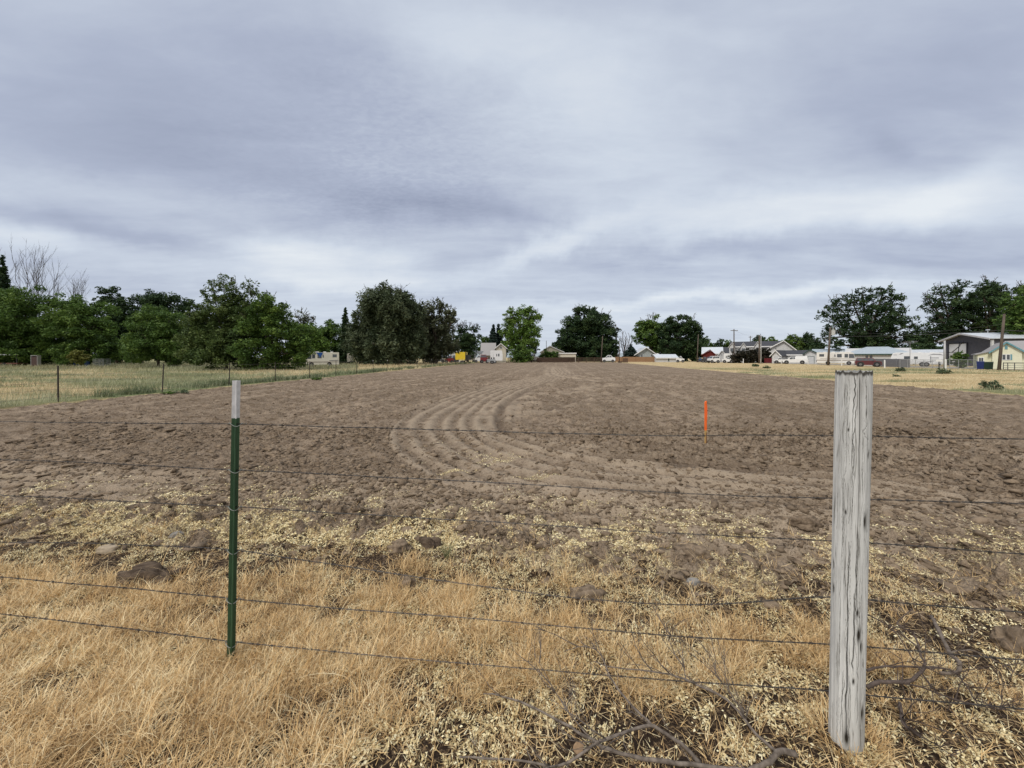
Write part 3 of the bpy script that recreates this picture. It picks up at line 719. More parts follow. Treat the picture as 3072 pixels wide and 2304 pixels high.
def front_fence():
    fence = thing('barbed_wire_fence', 'six strand barbed wire fence across the foreground between green steel post and grey wooden post', 'fence', (0, 0, 0))
    # --- round wooden post
    nA, nZ = 420, 460
    th = np.linspace(0, 2*np.pi, nA, endpoint=False); zz = np.linspace(-0.12, 1.548, nZ)
    T, Z = np.meshgrid(th, zz)
    th0 = math.atan2(-1.0, -0.869)
    rad = 0.0590 + 0.0012*np.sin(3*T+1) + 0.0018*np.sin(2*T + Z*1.4) - 0.0012*(Z > 1.4)*(Z-1.4)*8
    rad = rad + (fbm(T*8, Z*0.6, 1.0, 3, 91) - .5) * 0.004
    crack = np.zeros_like(T)
    # camera sees the side around th = -90 deg; u in -1..1 across the face
    def add(u, z0, z1, w, depth, seed, wob=0.03):
        nonlocal crack, rad
        rr = np.random.default_rng(seed); ks = np.linspace(z0, z1, 22)
        off = np.cumsum(rr.normal(0, wob, 22)); off -= np.linspace(0, off[-1], 22)*0.8
        tc = th0 + math.asin(max(-.97, min(.97, u))) + np.interp(Z, ks, off)
        d = (T - tc + np.pi) % (2*np.pi) - np.pi
        ww = 0.6 * w * (0.75 + 0.7*vnoise(Z*9, Z*0, seed+5)) * sstep(z0, z0+0.05, Z) * sstep(z1, z1-0.05, Z) + 1e-5
        g = np.exp(-(d/ww)**2) * ((Z > z0) & (Z < z1))
        crack = np.maximum(crack, g); rad = rad - g*depth
    add(0.30, 0.60, 1.54, 0.030, 0.016, 1, 0.04); add(0.28, 0.30, 0.66, 0.035, 0.016, 2, 0.03)
    add(-0.02, 0.02, 0.52, 0.034, 0.018, 3, 0.02); add(-0.10, 0.48, 0.86, 0.022, 0.012, 4, 0.02)
    add(0.03, 1.36, 1.55, 0.030, 0.014, 5); add(0.62, 1.40, 1.55, 0.022, 0.010, 6); add(-0.75, 0.8, 1.45, 0.018, 0.008, 7)
    add(-0.35, 1.2, 1.5, 0.014, 0.006, 8); add(0.12, 1.1, 1.42, 0.018, 0.008, 9); add(0.55, 0.9, 1.2, 0.018, 0.008, 10)
    add(0.45, 0.1, 0.62, 0.022, 0.010, 11, 0.05); add(0.72, 0.35, 0.9, 0.016, 0.008, 12); add(-0.5, 0.25, 0.7, 0.014, 0.006, 13)
    add(0.80, 0.05, 0.4, 0.022, 0.010, 14); add(-0.28, 0.0, 0.3, 0.014, 0.006, 15); add(0.5, 1.22, 1.36, 0.03, 0.010, 16, .12)
    rr = np.random.default_rng(5)
    for i in range(60):
        z0 = rr.uniform(0, 1.3); add(rr.uniform(-.95, .95), z0, z0 + rr.uniform(.05, .5), rr.uniform(.006, .016), 0.004, 40+i, 0.02)
    for i in range(16):                        # the far side is cracked too
        z0 = rr.uniform(0, 1.1); uu = rr.uniform(-.9, .9)
        tcn = np.pi/2 + uu; d = (T - tcn - 0.05*np.sin(Z*9+i) + np.pi) % (2*np.pi) - np.pi
        g = np.exp(-(d/0.022)**2) * sstep(z0, z0+.05, Z) * sstep(z0+.45, z0+.4, Z); crack = np.maximum(crack, g); rad = rad - g*.008
    for u, z0, s in ((0.88, 1.20, .016), (-0.9, 0.72, .018), (-0.88, 0.62, .02), (0.80, 0.93, .03), (0.55, 0.47, .03), (0.70, 0.42, .022), (0.85, 0.15, .03), (0.45, 0.56, .016), (0.0, 0.04, .03), (-0.25, 1.3, .007), (-0.3, 0.96, .010), (0.3, 0.28, .012), (0.72, 1.37, .012)):
        tcn = th0 + math.asin(u); d = (T - tcn + np.pi) % (2*np.pi) - np.pi
        g = np.exp(-(d*0.073/(s*.35))**2 - ((Z-z0 - 0.3*d*s)/s)**2); crack = np.maximum(crack, np.clip(g*1.2, 0, 1)); rad = rad - g*.006
    # ragged worn top
    Zt = Z - np.where(Z > 1.50, (vnoise(T*6, T*0, 95) * 0.012 + crack*0.012) * sstep(1.50, 1.548, Z), 0)
    px_, py_ = 1.406, 1.618
    lean = 0.021
    X = np.cos(T)*rad + lean*Zt; Yv = np.sin(T)*rad
    V = np.stack([X, Yv, Zt], -1).reshape(-1, 3)
    idx = np.arange(nA*nZ).reshape(nZ, nA); i2 = np.roll(idx, -1, 1)
    Q = np.stack([idx[:-1], i2[:-1], i2[1:], idx[1:]], -1).reshape(-1, 4)
    # top cap rings
    rings = []; attr_c = [np.maximum(crack, 0.9*sstep(1.532, 1.546, Z + .012*vnoise(T*9, T*0, 99))).ravel()]; base = len(V); topZ = Zt[-1]; VV = [V]; QQ = [Q]
    prev = idx[-1]
    for k, fr in enumerate((0.93, 0.75, 0.5, 0.25, 0.02)):
        rz_ = topZ*0.4 + 1.544*0.6 - 0.004*np.random.default_rng(k).random(nA)
        v = np.stack([np.cos(th)*rad[-1]*fr + lean*1.545, np.sin(th)*rad[-1]*fr, rz_], -1); VV.append(v)
        cur = base + np.arange(nA); base += nA
        QQ.append(np.stack([prev, np.roll(prev, -1), np.roll(cur, -1), cur], -1)); prev = cur
        attr_c.append(np.full(nA, 0.25 + 0.3*(k % 2)))
    post = np_mesh('wooden_post', np.concatenate(VV), np.concatenate(QQ), post_material(), parent=fence, attrs={'crack': np.concatenate(attr_c)}, smooth=True)
    post.location = (px_, py_, 0)
    post['label'] = 'weathered grey round wooden post with long dark cracks'
    # --- green steel T post
    green = pm('green_enamel', (0.042, 0.100, 0.046), (0.022, 0.050, 0.026), 22, 0.55, bump=0.0006, spec=0.35, stretch=(1, 1, .25))
    alu = pm('pale_reflective_paint', (0.66, 0.66, 0.67), (0.48, 0.48, 0.49), 30, 0.5, spec=0.4)
    wire_m = pm('aged_wire', (0.10, 0.097, 0.094), (0.055, 0.048, 0.044), 60, 0.6, metal=0.5)
    clip_m = pm('clip_wire', (0.34, 0.36, 0.34), (0.2, 0.22, 0.2), 60, 0.5, metal=0.6)
    bx, by, lean2 = -1.485, 2.033, 0.018
    ang = R(38)
    tp = thing('steel_post', None, None); tp.parent = fence; tp.location = (bx, by, 0); tp.rotation_euler = (0, R(0.9), ang)
    del_keys = [k for k in ('label', 'category') if k in tp.keys()]
    for k in del_keys: del tp[k]
    tp['label'] = 'green steel T shaped post with pale painted top'
    prof = [(-.018, -.003), (.018, -.003), (.018, .002), (.0035, .0045), (.0025, .034), (-.0025, .034), (-.0035, .0045), (-.018, .002)]
    def tpart(name, z0, z1, mat):
        mb = MB(); n = len(prof); zs = np.linspace(z0, z1, 12)
        vs = [(x, -y, z) for z in zs for x, y in prof]
        fs = [(i*n+k, i*n+(k+1) % n, (i+1)*n+(k+1) % n, (i+1)*n+k)[::-1] for i in range(len(zs)-1) for k in range(n)]
        fs += [tuple(range(n)), tuple(range((len(zs)-1)*n+n-1, (len(zs)-1)*n-1, -1))]
        mb.add(vs, fs)
        z = z0 + 0.05
        while z < z1 - 0.02:                   # raised studs along the face
            mb.box(-.006, .006, .003, .010, z, z + .016); z += 0.054
        return mb.build(name, mat, tp)
    tpart('shaft', -0.1, 1.277, green); tpart('painted_tip', 1.2775, 1.477, alu)
    # --- wires: height at the steel post, at the wooden post; pixel tracks turned into points on the fence plane
    A = Vector((bx, by + 0.012)); B = Vector((px_, py_ + 0.064))
    dirv = (B - A).normalized()
    def on_plane(px, py):
        k = (px - CX) / F
        # A + t*dir, x = k*y
        t = (k*A.y - A.x) / (dirv.x - k*dirv.y)
        q = A + dirv*t
        return Vector((q.x, q.y, EYE - (py - HY) * q.y / F))
    tracks = [
        [(0, 1265), (350, 1268), (705, 1272), (1100, 1282), (1500, 1294), (2000, 1307), (2300, 1305), (2490, 1307), (2615, 1309), (3072, 1316)],
        [(0, 1380), (350, 1391), (705, 1410), (1100, 1429), (1500, 1450), (2000, 1478), (2490, 1497), (2615, 1499), (3072, 1514)],
        [(0, 1486), (350, 1502), (705, 1521), (1100, 1543), (1500, 1568), (2000, 1598), (2490, 1622), (2615, 1628), (3072, 1661)],
        [(0, 1627), (350, 1631), (560, 1640), (700, 1650), (980, 1690), (1300, 1738), (1700, 1795), (2000, 1816), (2200, 1812), (2490, 1787), (2615, 1802), (3072, 1840)],
        [(0, 1732), (350, 1762), (700, 1796), (1100, 1833), (1500, 1862), (2000, 1908), (2490, 1933), (2615, 1942), (3072, 1980)],
        [(0, 1841), (350, 1880), (700, 1926), (1100, 1964), (1500, 2000), (2000, 2040), (2490, 2072), (2615, 2088), (3072, 2128)]]
    for wi, tr in enumerate(tracks):
        P = [on_plane(*q) for q in tr]
        P = [P[0] + (P[0]-P[1]).normalized()*3.0 + Vector((0, 0, 0.0))] + P + [P[-1] + (P[-1]-P[-2]).normalized()*2.6]
        P[0].z = P[1].z + 0.01; P[-1].z = P[-2].z
        seg = [0]
        for a, b in zip(P[:-1], P[1:]): seg.append(seg[-1] + (b-a).length)
        n = int(seg[-1] / 0.014)
        s = np.linspace(0, seg[-1], n)
        C = np.stack([np.interp(s, seg, [p[i] for p in P]) for i in range(3)], 1)
        ker = np.ones(21)/21
        for i in range(3):
            pad = np.concatenate([np.full(10, C[0, i]), C[:, i], np.full(10, C[-1, i])]); C[:, i] = np.convolve(pad, ker, 'valid')
        C[:, 2] += (fbm(s, s*0, 0.5, 2, 100+wi)-.5)*0.008
        mb = MB(); d3 = Vector((dirv.x, dirv.y, 0)); nrm = Vector((-dirv.y, dirv.x, 0))
        for ph in (0, math.pi):
            pts = [Vector(C[i]) + (nrm*math.cos(s[i]*2*math.pi/0.085+ph) + Vector((0, 0, 1))*math.sin(s[i]*2*math.pi/0.085+ph))*0.0019 for i in range(n)]
            mb.tube(pts, 0.00145, 4)
        step = 0.118; q = 0.03 + 0.05*wi; rr = random.Random(wi)
        while q < seg[-1]:
            i = min(n-1, int(q/seg[-1]*n)); c = Vector(C[i])
            ring = [c + (nrm*math.cos(a)+Vector((0, 0, 1))*math.sin(a))*0.0042 + d3*(a/12.6-.5)*0.009 for a in [k*math.pi/3 for k in range(13)]]
            mb.tube(ring, 0.001, 3)
            for sgn in (-1, 1):
                a = rr.uniform(0, 6.28)
                for a2 in (a, a + math.pi):
                    v = nrm*math.cos(a2) + Vector((0, 0, 1))*math.sin(a2)
                    mb.tube([c + d3*sgn*.004, c + d3*sgn*.006 + v*0.012], [0.001, 0.0004], 3)
            q += step*rr.uniform(.9, 1.1)
        w = mb.build('barbed_wire', wire_m, fence)
        # clip round the steel post
        z = P[3 if wi in (0, 1, 2, 4, 5) else 4].z
        cb = MB(); inv = tp
        pts = []
        for k in range(15):
            a = math.pi * (k / 14.0)
            pts.append((bx + 0.018*z + math.cos(a)*0.028*-1, by - math.sin(a)*0.034 + 0.010, z - 0.004 + 0.012*math.sin(a*2) + 0.01*(k/14.0)))
        cb.tube(pts, 0.0019, 5)
        cb.tube([pts[0], (pts[0][0]-.012, by+.012, z+.004), (pts[0][0]-.022, by+.012, z-.002)], 0.0013, 4)
        cb.tube([pts[-1], (pts[-1][0]+.012, by+.012, z), (pts[-1][0]+.026, by+.010, z+.004)], 0.0013, 4)
        cb.build('wire_clip', clip_m, fence)
        stp = MB(); zb = on_plane(2552, np.interp(2552, [q[0] for q in tr], [q[1] for q in tr])).z
        stp.tube([(px_-.004 + .02*zb, py_+.05, zb-.012), (px_-.004+.02*zb, py_+.070, zb-.010), (px_-.004+.02*zb, py_+.070, zb+.010), (px_-.004+.02*zb, py_+.05, zb+.012)], 0.002, 5)
        stp.build('staple', clip_m, fence)
front_fence()

# orange surveyor's stake
def stake():
    Y = F*EYE/(1333-HY); X = XP(2117, Y); g = H(X, Y)
    o = thing('survey_stake', 'wooden survey stake painted bright orange at its top, standing in the soil', 'stake', (X, Y, g), 0.25)
    wood = pm('raw_stake_wood', (0.50, 0.32, 0.12), (0.38, 0.23, 0.08), 20, 0.8, stretch=(1, 1, .1))
    orange = pm('orange_marking_paint', (0.90, 0.17, 0.03), (0.82, 0.14, 0.025), 12, 0.6)
    w, t = 0.0165, 0.011
    MB().box(-w, w, -t, t, -0.1, 0.26).build('shaft', wood, o)
    MB().prism([(-w-.001, .26), (w+.001, .26), (w+.001, .79), (.012, .80), (-w-.001, .775)], -t-.001, t+.001).build('painted_top', orange, o)
    rb = MB(); rb.prism([(-.019, .70), (.020, .72), (.024, .60), (.020, .45), (.014, .44), (-.017, .5)], -t-.004, -t-.0025); rb.build('ribbon', pm('orange_ribbon', (0.92, 0.16, 0.04), (0.85, 0.13, 0.03), 12, 0.5), o)
    MB().box(-.004, .012, -t-.002, -t-.0005, .02, .22).build('stripe', pm('brown_wood_stripe', (0.20, 0.10, 0.05), None, 20), o)
stake()

# ------------------------------------------------------------ fallen branches
BARK = pm('dead_bark', (0.22, 0.185, 0.155), (0.075, 0.06, 0.048), 45, 0.85, bump=0.002, stretch=(1, 1, .5))
BARK2 = pm('dark_dead_bark', (0.13, 0.10, 0.085), (0.06, 0.045, 0.038), 45, 0.85, bump=0.002)
def gp(px, py, lift):
    """ground spot under the photo point of a limb that hangs `lift` above the ground"""
    lift += .022
    Y = F * (EYE - lift) / (py - HY); X = XP(px, Y)
    return Vector((X, Y, lift + 0*H(X, Y)))
def spline(P, k=3):
    out = []
    for i in range(len(P)-1):
        p0 = P[max(i-1, 0)]; p1 = P[i]; p2 = P[i+1]; p3 = P[min(i+2, len(P)-1)]
        for j in range(k):
            t = j/k; out.append(0.5*((2*p1) + (p2-p0)*t + (2*p0-5*p1+4*p2-p3)*t*t + (3*p1-p0-3*p2+p3)*t**3))
    out.append(P[-1]); return out
def branch_thing(name, label, main, side, seed, mat, twigs=40):
    rr = random.Random(seed)
    o = thing(name, label, 'branch', gp(*main[0][0][0][:2], 0.0))
    base = o.location.copy()
    mb = MB(); paths = []
    for pts, r0, r1 in main + side:
        P = spline([gp(*p) - base for p in pts], 4); m = len(P)
        P = [p + Vector((rr.uniform(-1, 1), rr.uniform(-1, 1), rr.uniform(-1, 1)))*0.0025 for p in P]
        r0 *= .72; r1 *= .8
        mb.tube(P, [(r0 + (r1-r0)*i/(m-1))*rr.uniform(.88, 1.12) for i in range(m)], 7 if r0 > .006 else 5); paths.append((P, r0, r1))
    tw = mb
    for k in range(twigs):
        P, r0, r1 = rr.choice(paths); i = rr.randrange(len(P)//5, len(P)-1); p = P[i].copy(); t = (P[i+1]-P[i]).normalized()
        def grow(p, d, L, r, depth):
            pts = [p]; nseg = 4
            for j in range(nseg):
                d = (d + Vector((rr.uniform(-1, 1), rr.uniform(-1, 1), rr.uniform(-.7, .9)))*0.28).normalized()
                p = p + d*L/nseg; p.z = max(p.z, 0.01); pts.append(p)
            tw.tube(pts, [r*(1-.75*j/nseg) for j in range(nseg+1)], 4)
            if depth: 
                for _ in range(rr.choice((1, 2, 3))):
                    q = rr.choice(pts[1:]); grow(q, (d + Vector((rr.uniform(-1, 1), rr.uniform(-1, 1), rr.uniform(-.3, 1)))).normalized(), L*.55, r*.6, depth-1)
        d = (t + Vector((rr.uniform(-1, 1), rr.uniform(-1, 1), rr.uniform(0, 1.1)))*0.9).normalized()
        grow(p, d, rr.uniform(.06, .28), rr.uniform(.0016, .0032), 2)
    mb.build('limb', mat, o, smooth=True)
    return o
branch_thing('fallen_branch', 'long dead grey branch with bare twigs lying on the husks before the wooden post',
    [([(2390, 2262, .05), (2340, 2255, .06), (2310, 2285, .05), (2240, 2310, .03), (2110, 2300, .03), (1960, 2280, .05), (1830, 2250, .07), (1760, 2210, .08), (1690, 2170, .07), (1560, 2105, .06), (1490, 2085, .05), (1450, 2080, .05)], .016, .003)],
    [([(2100, 2290, .03), (2040, 2230, .08), (1960, 2180, .12), (1900, 2190, .12), (1790, 2230, .09), (1680, 2297, .04), (1560, 2280, .03), (1380, 2270, .03)], .0105, .004),
     ([(2320, 2250, .06), (2250, 2180, .10), (2180, 2100, .12), (2060, 2040, .14), (1990, 2020, .14), (1850, 2003, .14), (1780, 1985, .15)], .009, .002),
     ([(1960, 2180, .12), (1880, 2100, .12), (1830, 2030, .14), (1800, 1960, .16), (1750, 1940, .17), (1690, 1955, .17)], .007, .0015),
     ([(2060, 2040, .14), (2040, 1960, .17), (2000, 1890, .2)], .004, .001),
     ([(1770, 2215, .08), (1700, 2130, .1), (1640, 2030, .12), (1600, 1960, .14)], .004, .001),
     ([(2250, 2180, .10), (2190, 2080, .13), (2110, 1980, .15)], .003, .001)], 3, BARK, 60)
branch_thing('dead_branch', 'dark dead branch with curling twigs lying right of the wooden post',
    [([(2600, 2060, .06), (2640, 2045, .08), (2720, 2046, .08), (2760, 2015, .10), (2775, 1990, .12), (2760, 1960, .14), (2740, 1900, .18), (2690, 1870, .2), (2740, 1825, .22)], .013, .002)],
    [([(2600, 2010, .06), (2660, 2000, .08), (2740, 2000, .08), (2850, 2010, .06), (2900, 2060, .05), (2930, 2110, .05)], .008, .003),
     ([(2600, 1840, .2), (2680, 1890, .16), (2720, 1950, .12), (2790, 2060, .08), (2800, 2130, .05)], .005, .0015),
     ([(2640, 2045, .08), (2760, 2060, .07), (2900, 2110, .04), (3020, 2130, .04)], .006, .002),
     ([(2700, 2110, .04), (2710, 2170, .05), (2760, 2210, .04)], .01, .006)], 9, BARK2, 46)
branch_thing('dead_log', 'thick crooked dead limb lying on the chaff at the right, behind the dark branch',
    [([(2795, 1850, .04), (2820, 1900, .05), (2850, 1960, .05), (2880, 1990, .06), (2870, 2015, .04), (2820, 2020, .03)], .014, .010)],
    [([(2850, 1960, .05), (2910, 1950, .07), (2990, 1985, .06), (3060, 2030, .05)], .006, .002)], 14, pm('crooked_limb_bark', (0.20, 0.165, 0.135), (0.09, 0.07, 0.055), 40, 0.9, bump=0.003), 8)
def leaf():
    mb = MB(); pts = []
    for k in range(9):
        a = k/8*math.pi; pts.append((math.cos(a)*.03, math.sin(a)*.018, .004*math.sin(a*2)))
    pts += [(x, -y*.9, z+.004) for x, y, z in pts[-2:0:-1]]
    mb.add(pts, [tuple(range(len(pts)))]); mb.add([(x, y, z-.001) for x, y, z in pts], [tuple(range(len(pts)))[::-1]])
    o = mb.build('dead_leaf', pm('brown_dead_leaf', (0.40, 0.27, 0.16), (0.28, 0.18, 0.10), 40, .7)); p = gp(1735, 2238, .03)
    o.location = (p.x, p.y, .045); o.rotation_euler = (0.7, 0.2, 0.9); tag(o, 'single broad brown dead leaf beside the fallen branch', 'leaf')
leaf()

# ------------------------------------------------------------ grass beyond the field edges
def verge_grass():
    m = bpy.data.materials.new('weedy_grass'); m.use_nodes = True
    nt = m.node_tree; nt.nodes.clear(); N, L = nt.nodes.new, nt.links.new
    out = N('ShaderNodeOutputMaterial'); p = N('ShaderNodeBsdfPrincipled'); p.inputs['Roughness'].default_value = .7
    at = N('ShaderNodeAttribute'); at.attribute_name = 'tone'; ag = N('ShaderNodeAttribute'); ag.attribute_name = 'green'
    def ramp(cols):
        rp = N('ShaderNodeValToRGB'); L(at.outputs['Fac'], rp.inputs[0]); e = rp.color_ramp.elements
        e[0].color = (*cols[0], 1); e[1].color = (*cols[-1], 1)
        for i, c in enumerate(cols[1:-1]): e.new((i+1)/(len(cols)-1)).color = (*c, 1)
        return rp.outputs[0]
    mx = N('ShaderNodeMix'); mx.data_type = 'RGBA'; L(ag.outputs['Fac'], mx.inputs[0])
    L(ramp([(0.36, 0.265, 0.15), (0.60, 0.49, 0.30), (0.78, 0.68, 0.47)]), mx.inputs[6]); L(ramp([(0.09, 0.13, 0.055), (0.24, 0.27, 0.15), (0.44, 0.45, 0.29)]), mx.inputs[7])
    L(mx.outputs[2], p.inputs['Base Color']); t = N('ShaderNodeBsdfTranslucent'); L(mx.outputs[2], t.inputs[0])
    ms = N('ShaderNodeMixShader'); ms.inputs[0].default_value = .25; L(p.outputs[0], ms.inputs[1]); L(t.outputs[0], ms.inputs[2]); L(ms.outputs[0], out.inputs[0])
    def patch(n, y0, y1, side, hmin, hmax, w):
        y = y0 * (y1/y0) ** (RNG.random(n)**0.8)
        off = np.abs(RNG.random(n)) ** 1.1
        if side < 0: x = XL(y) - 0.05 - off * (y*1.55 + 8)
        else: x = XR(y) + 0.1 + off * (y*1.3 + 6)
        z, _, _, _, green, _ = land(x, y)
        g = np.clip(green + RNG.normal(0, .12, n), 0, 1)
        tall = 0.55 + 0.9*fbm(x, y, 3.0, 3, 141)
        L_ = RNG.uniform(hmin, hmax, n) * tall * np.where((side > 0) & (y > 50), .45, 1) * (0.65 + 0.6*green) * (1 + 0.9*sstep(38, 60, y)*(side < 0))
        az = RNG.uniform(0, 2*np.pi, n)
        tone = np.clip(RNG.normal(.52, .2, n) + 1.1*(fbm(x*.5, y, 2.6, 3, 143)-.5), 0, 1)
        v, q, tn = blades(n, x, y, z, L_, w*(0.6 + 0.8*RNG.random(n))*np.maximum(y, 12)/14, az, RNG.uniform(.05, .5, n), RNG.uniform(.1, 1.0, n), tone, 2)
        return v, q, tn, np.repeat(g, 2)
    for side, label, nm, n1 in ((-1, 'pale green and straw coloured pasture grass left of the field', 'pasture_grass', 120000), (1, 'low tan weeds and dry grass strip right of the field', 'verge_grass', 90000)):
        P = [patch(n1, 8.0, 105, side, .12 if side < 0 else .07, .34 if side < 0 else .20, .010)]
        if side < 0: # taller weeds lining the fence
            n = 16000; y = 15 * (108/15) ** RNG.random(n); x = XL(y) - 0.15 - RNG.gamma(2, .35, n)
            keep = fbm(x, y, 2.0, 3, 151) > 0.42; x, y = x[keep], y[keep]; n = len(x)
            z = land(x, y)[0]; tone = np.clip(RNG.normal(.25, .2, n), 0, 1)
            v, q, tn = blades(n, x, y, z, RNG.uniform(.15, .42, n)*(.6+.8*fbm(x, y, 1.2, 2, 152)), .018*np.maximum(y, 14)/14, RNG.uniform(0, 6.28, n), RNG.uniform(.05, .6, n), RNG.uniform(.2, 1, n), tone, 2)
            P.append((v, q, tn, np.ones(len(tn))))
        V, Q, T, G = [], [], [], []; b = 0
        for v, q, t_, g in P: V.append(v); Q.append(q+b); T.append(t_); G.append(g); b += len(v)
        o = np_mesh(nm, np.concatenate(V), np.concatenate(Q), m, fattr={'tone': np.concatenate(T), 'green': np.concatenate(G)})
        tag(o, label, 'grass', kind='stuff')
verge_grass()

# ------------------------------------------------------------ trees
def leaf_mat(name, dark, mid_, light):
    m = bpy.data.materials.new(name); m.use_nodes = True
    nt = m.node_tree; nt.nodes.clear(); N, L = nt.nodes.new, nt.links.new
    out = N('ShaderNodeOutputMaterial'); p = N('ShaderNodeBsdfPrincipled'); p.inputs['Roughness'].default_value = .6; p.inputs['Specular IOR Level'].default_value = .25
    at = N('ShaderNodeAttribute'); at.attribute_name = 'tone'
    tc = N('ShaderNodeTexCoord'); nz = N('ShaderNodeTexNoise'); L(tc.outputs['Object'], nz.inputs['Vector']); nz.inputs['Scale'].default_value = .45; nz.inputs['Detail'].default_value = 4
    a = N('ShaderNodeMath'); a.operation = 'MULTIPLY_ADD'; L(nz.outputs['Fac'], a.inputs[0]); a.inputs[1].default_value = .9; L(at.outputs['Fac'], a.inputs[2])
    s = N('ShaderNodeMath'); s.operation = 'SUBTRACT'; L(a.outputs[0], s.inputs[0]); s.inputs[1].default_value = .45
    rp = N('ShaderNodeValToRGB'); L(s.outputs[0], rp.inputs[0]); e = rp.color_ramp.elements
    e[0].color = (*dark, 1); e[1].color = (*light, 1); e.new(.5).color = (*mid_, 1)
    L(rp.outputs[0], p.inputs['Base Color']); t = N('ShaderNodeBsdfTranslucent'); L(rp.outputs[0], t.inputs[0])
    ms = N('ShaderNodeMixShader'); ms.inputs[0].default_value = .22; L(p.outputs[0], ms.inputs[1]); L(t.outputs[0], ms.inputs[2]); L(ms.outputs[0], out.inputs[0])
    return m
LM = dict(
    deep=leaf_mat('deep_green_leaves', (0.014, 0.032, 0.015), (0.034, 0.066, 0.026), (0.078, 0.122, 0.042)),
    green=leaf_mat('mid_green_leaves', (0.031, 0.064, 0.015), (0.078, 0.142, 0.029), (0.163, 0.244, 0.052)),
    light=leaf_mat('light_green_leaves', (0.059, 0.114, 0.019), (0.112, 0.195, 0.035), (0.198, 0.282, 0.064)),
    olive=leaf_mat('olive_leaves', (0.039, 0.068, 0.021), (0.081, 0.125, 0.036), (0.150, 0.195, 0.062)),
    willow=leaf_mat('willow_leaves', (0.034, 0.052, 0.025), (0.074, 0.099, 0.051), (0.144, 0.170, 0.094)),
    grey=leaf_mat('grey_green_leaves', (0.041, 0.049, 0.025), (0.086, 0.100, 0.055), (0.156, 0.171, 0.100)),
    blue=leaf_mat('blue_green_needles', (0.008, 0.018, 0.016), (0.022, 0.042, 0.034), (0.045, 0.075, 0.06)),
    wine=leaf_mat('dark_reddish_leaves', (0.012, 0.014, 0.010), (0.030, 0.030, 0.018), (0.07, 0.05, 0.035)),
    yellow=leaf_mat('yellow_green_leaves', (0.08, 0.09, 0.02), (0.16, 0.17, 0.04), (0.26, 0.26, 0.08)),
    sage=leaf_mat('sage_weeds', (0.06, 0.085, 0.045), (0.11, 0.145, 0.08), (0.18, 0.21, 0.12)))
TRUNK = pm('tree_bark', (0.095, 0.075, 0.058), (0.045, 0.036, 0.028), 6, .9, bump=.02, stretch=(1, 1, .2))
GREYBARK = pm('bare_grey_bark', (0.15, 0.13, 0.125), (0.09, 0.08, 0.078), 6, .9)

def foliage(lobes, ls, k=1.5, droop=0.0, tex=1.0, rng=RNG):
    Vs, Ts = [], []
    centers = []
    for (c, r, rz, dens) in lobes:
        c = np.array(c)
        ncl = int(34 * tex * (1 if dens >= 1 else 0.8))
        u = rng.normal(size=(ncl, 3)); u /= np.linalg.norm(u, axis=1)[:, None]
        fr = rng.random(ncl) ** 0.40 * 0.96
        fr = np.where(rng.random(ncl) < .22, fr * 1.14, fr)
        cc = c + u * fr[:, None] * np.array([r, r, rz])
        rc = r * rng.uniform(.18, .36, ncl) / math.sqrt(tex)
        ct = rng.normal(0, .17, ncl)
        n = int(k * 4*math.pi*r*rz / ls**2 * dens)
        w = rc**2; ci = rng.choice(ncl, n, p=w/w.sum())
        off = rng.normal(size=(n, 3)); ol = np.linalg.norm(off, axis=1)[:, None]
        off = off / ol * (rng.random((n, 1)) ** .45) * rc[ci][:, None] * 1.15
        off[:, 2] *= (0.72 + droop*1.6); 
        if droop: off[:, 2] -= droop * rc[ci] * rng.random(n) * 2
        pos = cc[ci] + off
        pos[:, 2] = np.maximum(pos[:, 2], .08)
        tone = np.clip(0.5 + ct[ci] + rng.normal(0, .16, n), 0, 1)
        # a leaf spray: diamond with a fold
        a = rng.normal(size=(n, 3)); a[:, 2] = a[:, 2]*.6 - (1.2*droop); a /= np.linalg.norm(a, axis=1)[:, None]
        b = rng.normal(size=(n, 3)); b[:, 2] *= .5; b -= (a*b).sum(1)[:, None]*a; b /= np.linalg.norm(b, axis=1)[:, None]
        s = ls * rng.uniform(.55, 1.25, (n, 1)); ex = (1.5 + 1.5*droop)
        nn = np.cross(a, b)
        V = np.stack([pos - a*s*.5*ex, pos - b*s*.36 + nn*s*.12, pos + a*s*.5*ex, pos + b*s*.36 + nn*s*.12], 1)
        Vs.append(V.reshape(-1, 3)); Ts.append(tone); centers += [(cc[i], rc[i]) for i in range(0, ncl, 3)]
    V = np.concatenate(Vs); T = np.concatenate(Ts)
    return V, np.arange(len(V)).reshape(-1, 4), T, centers

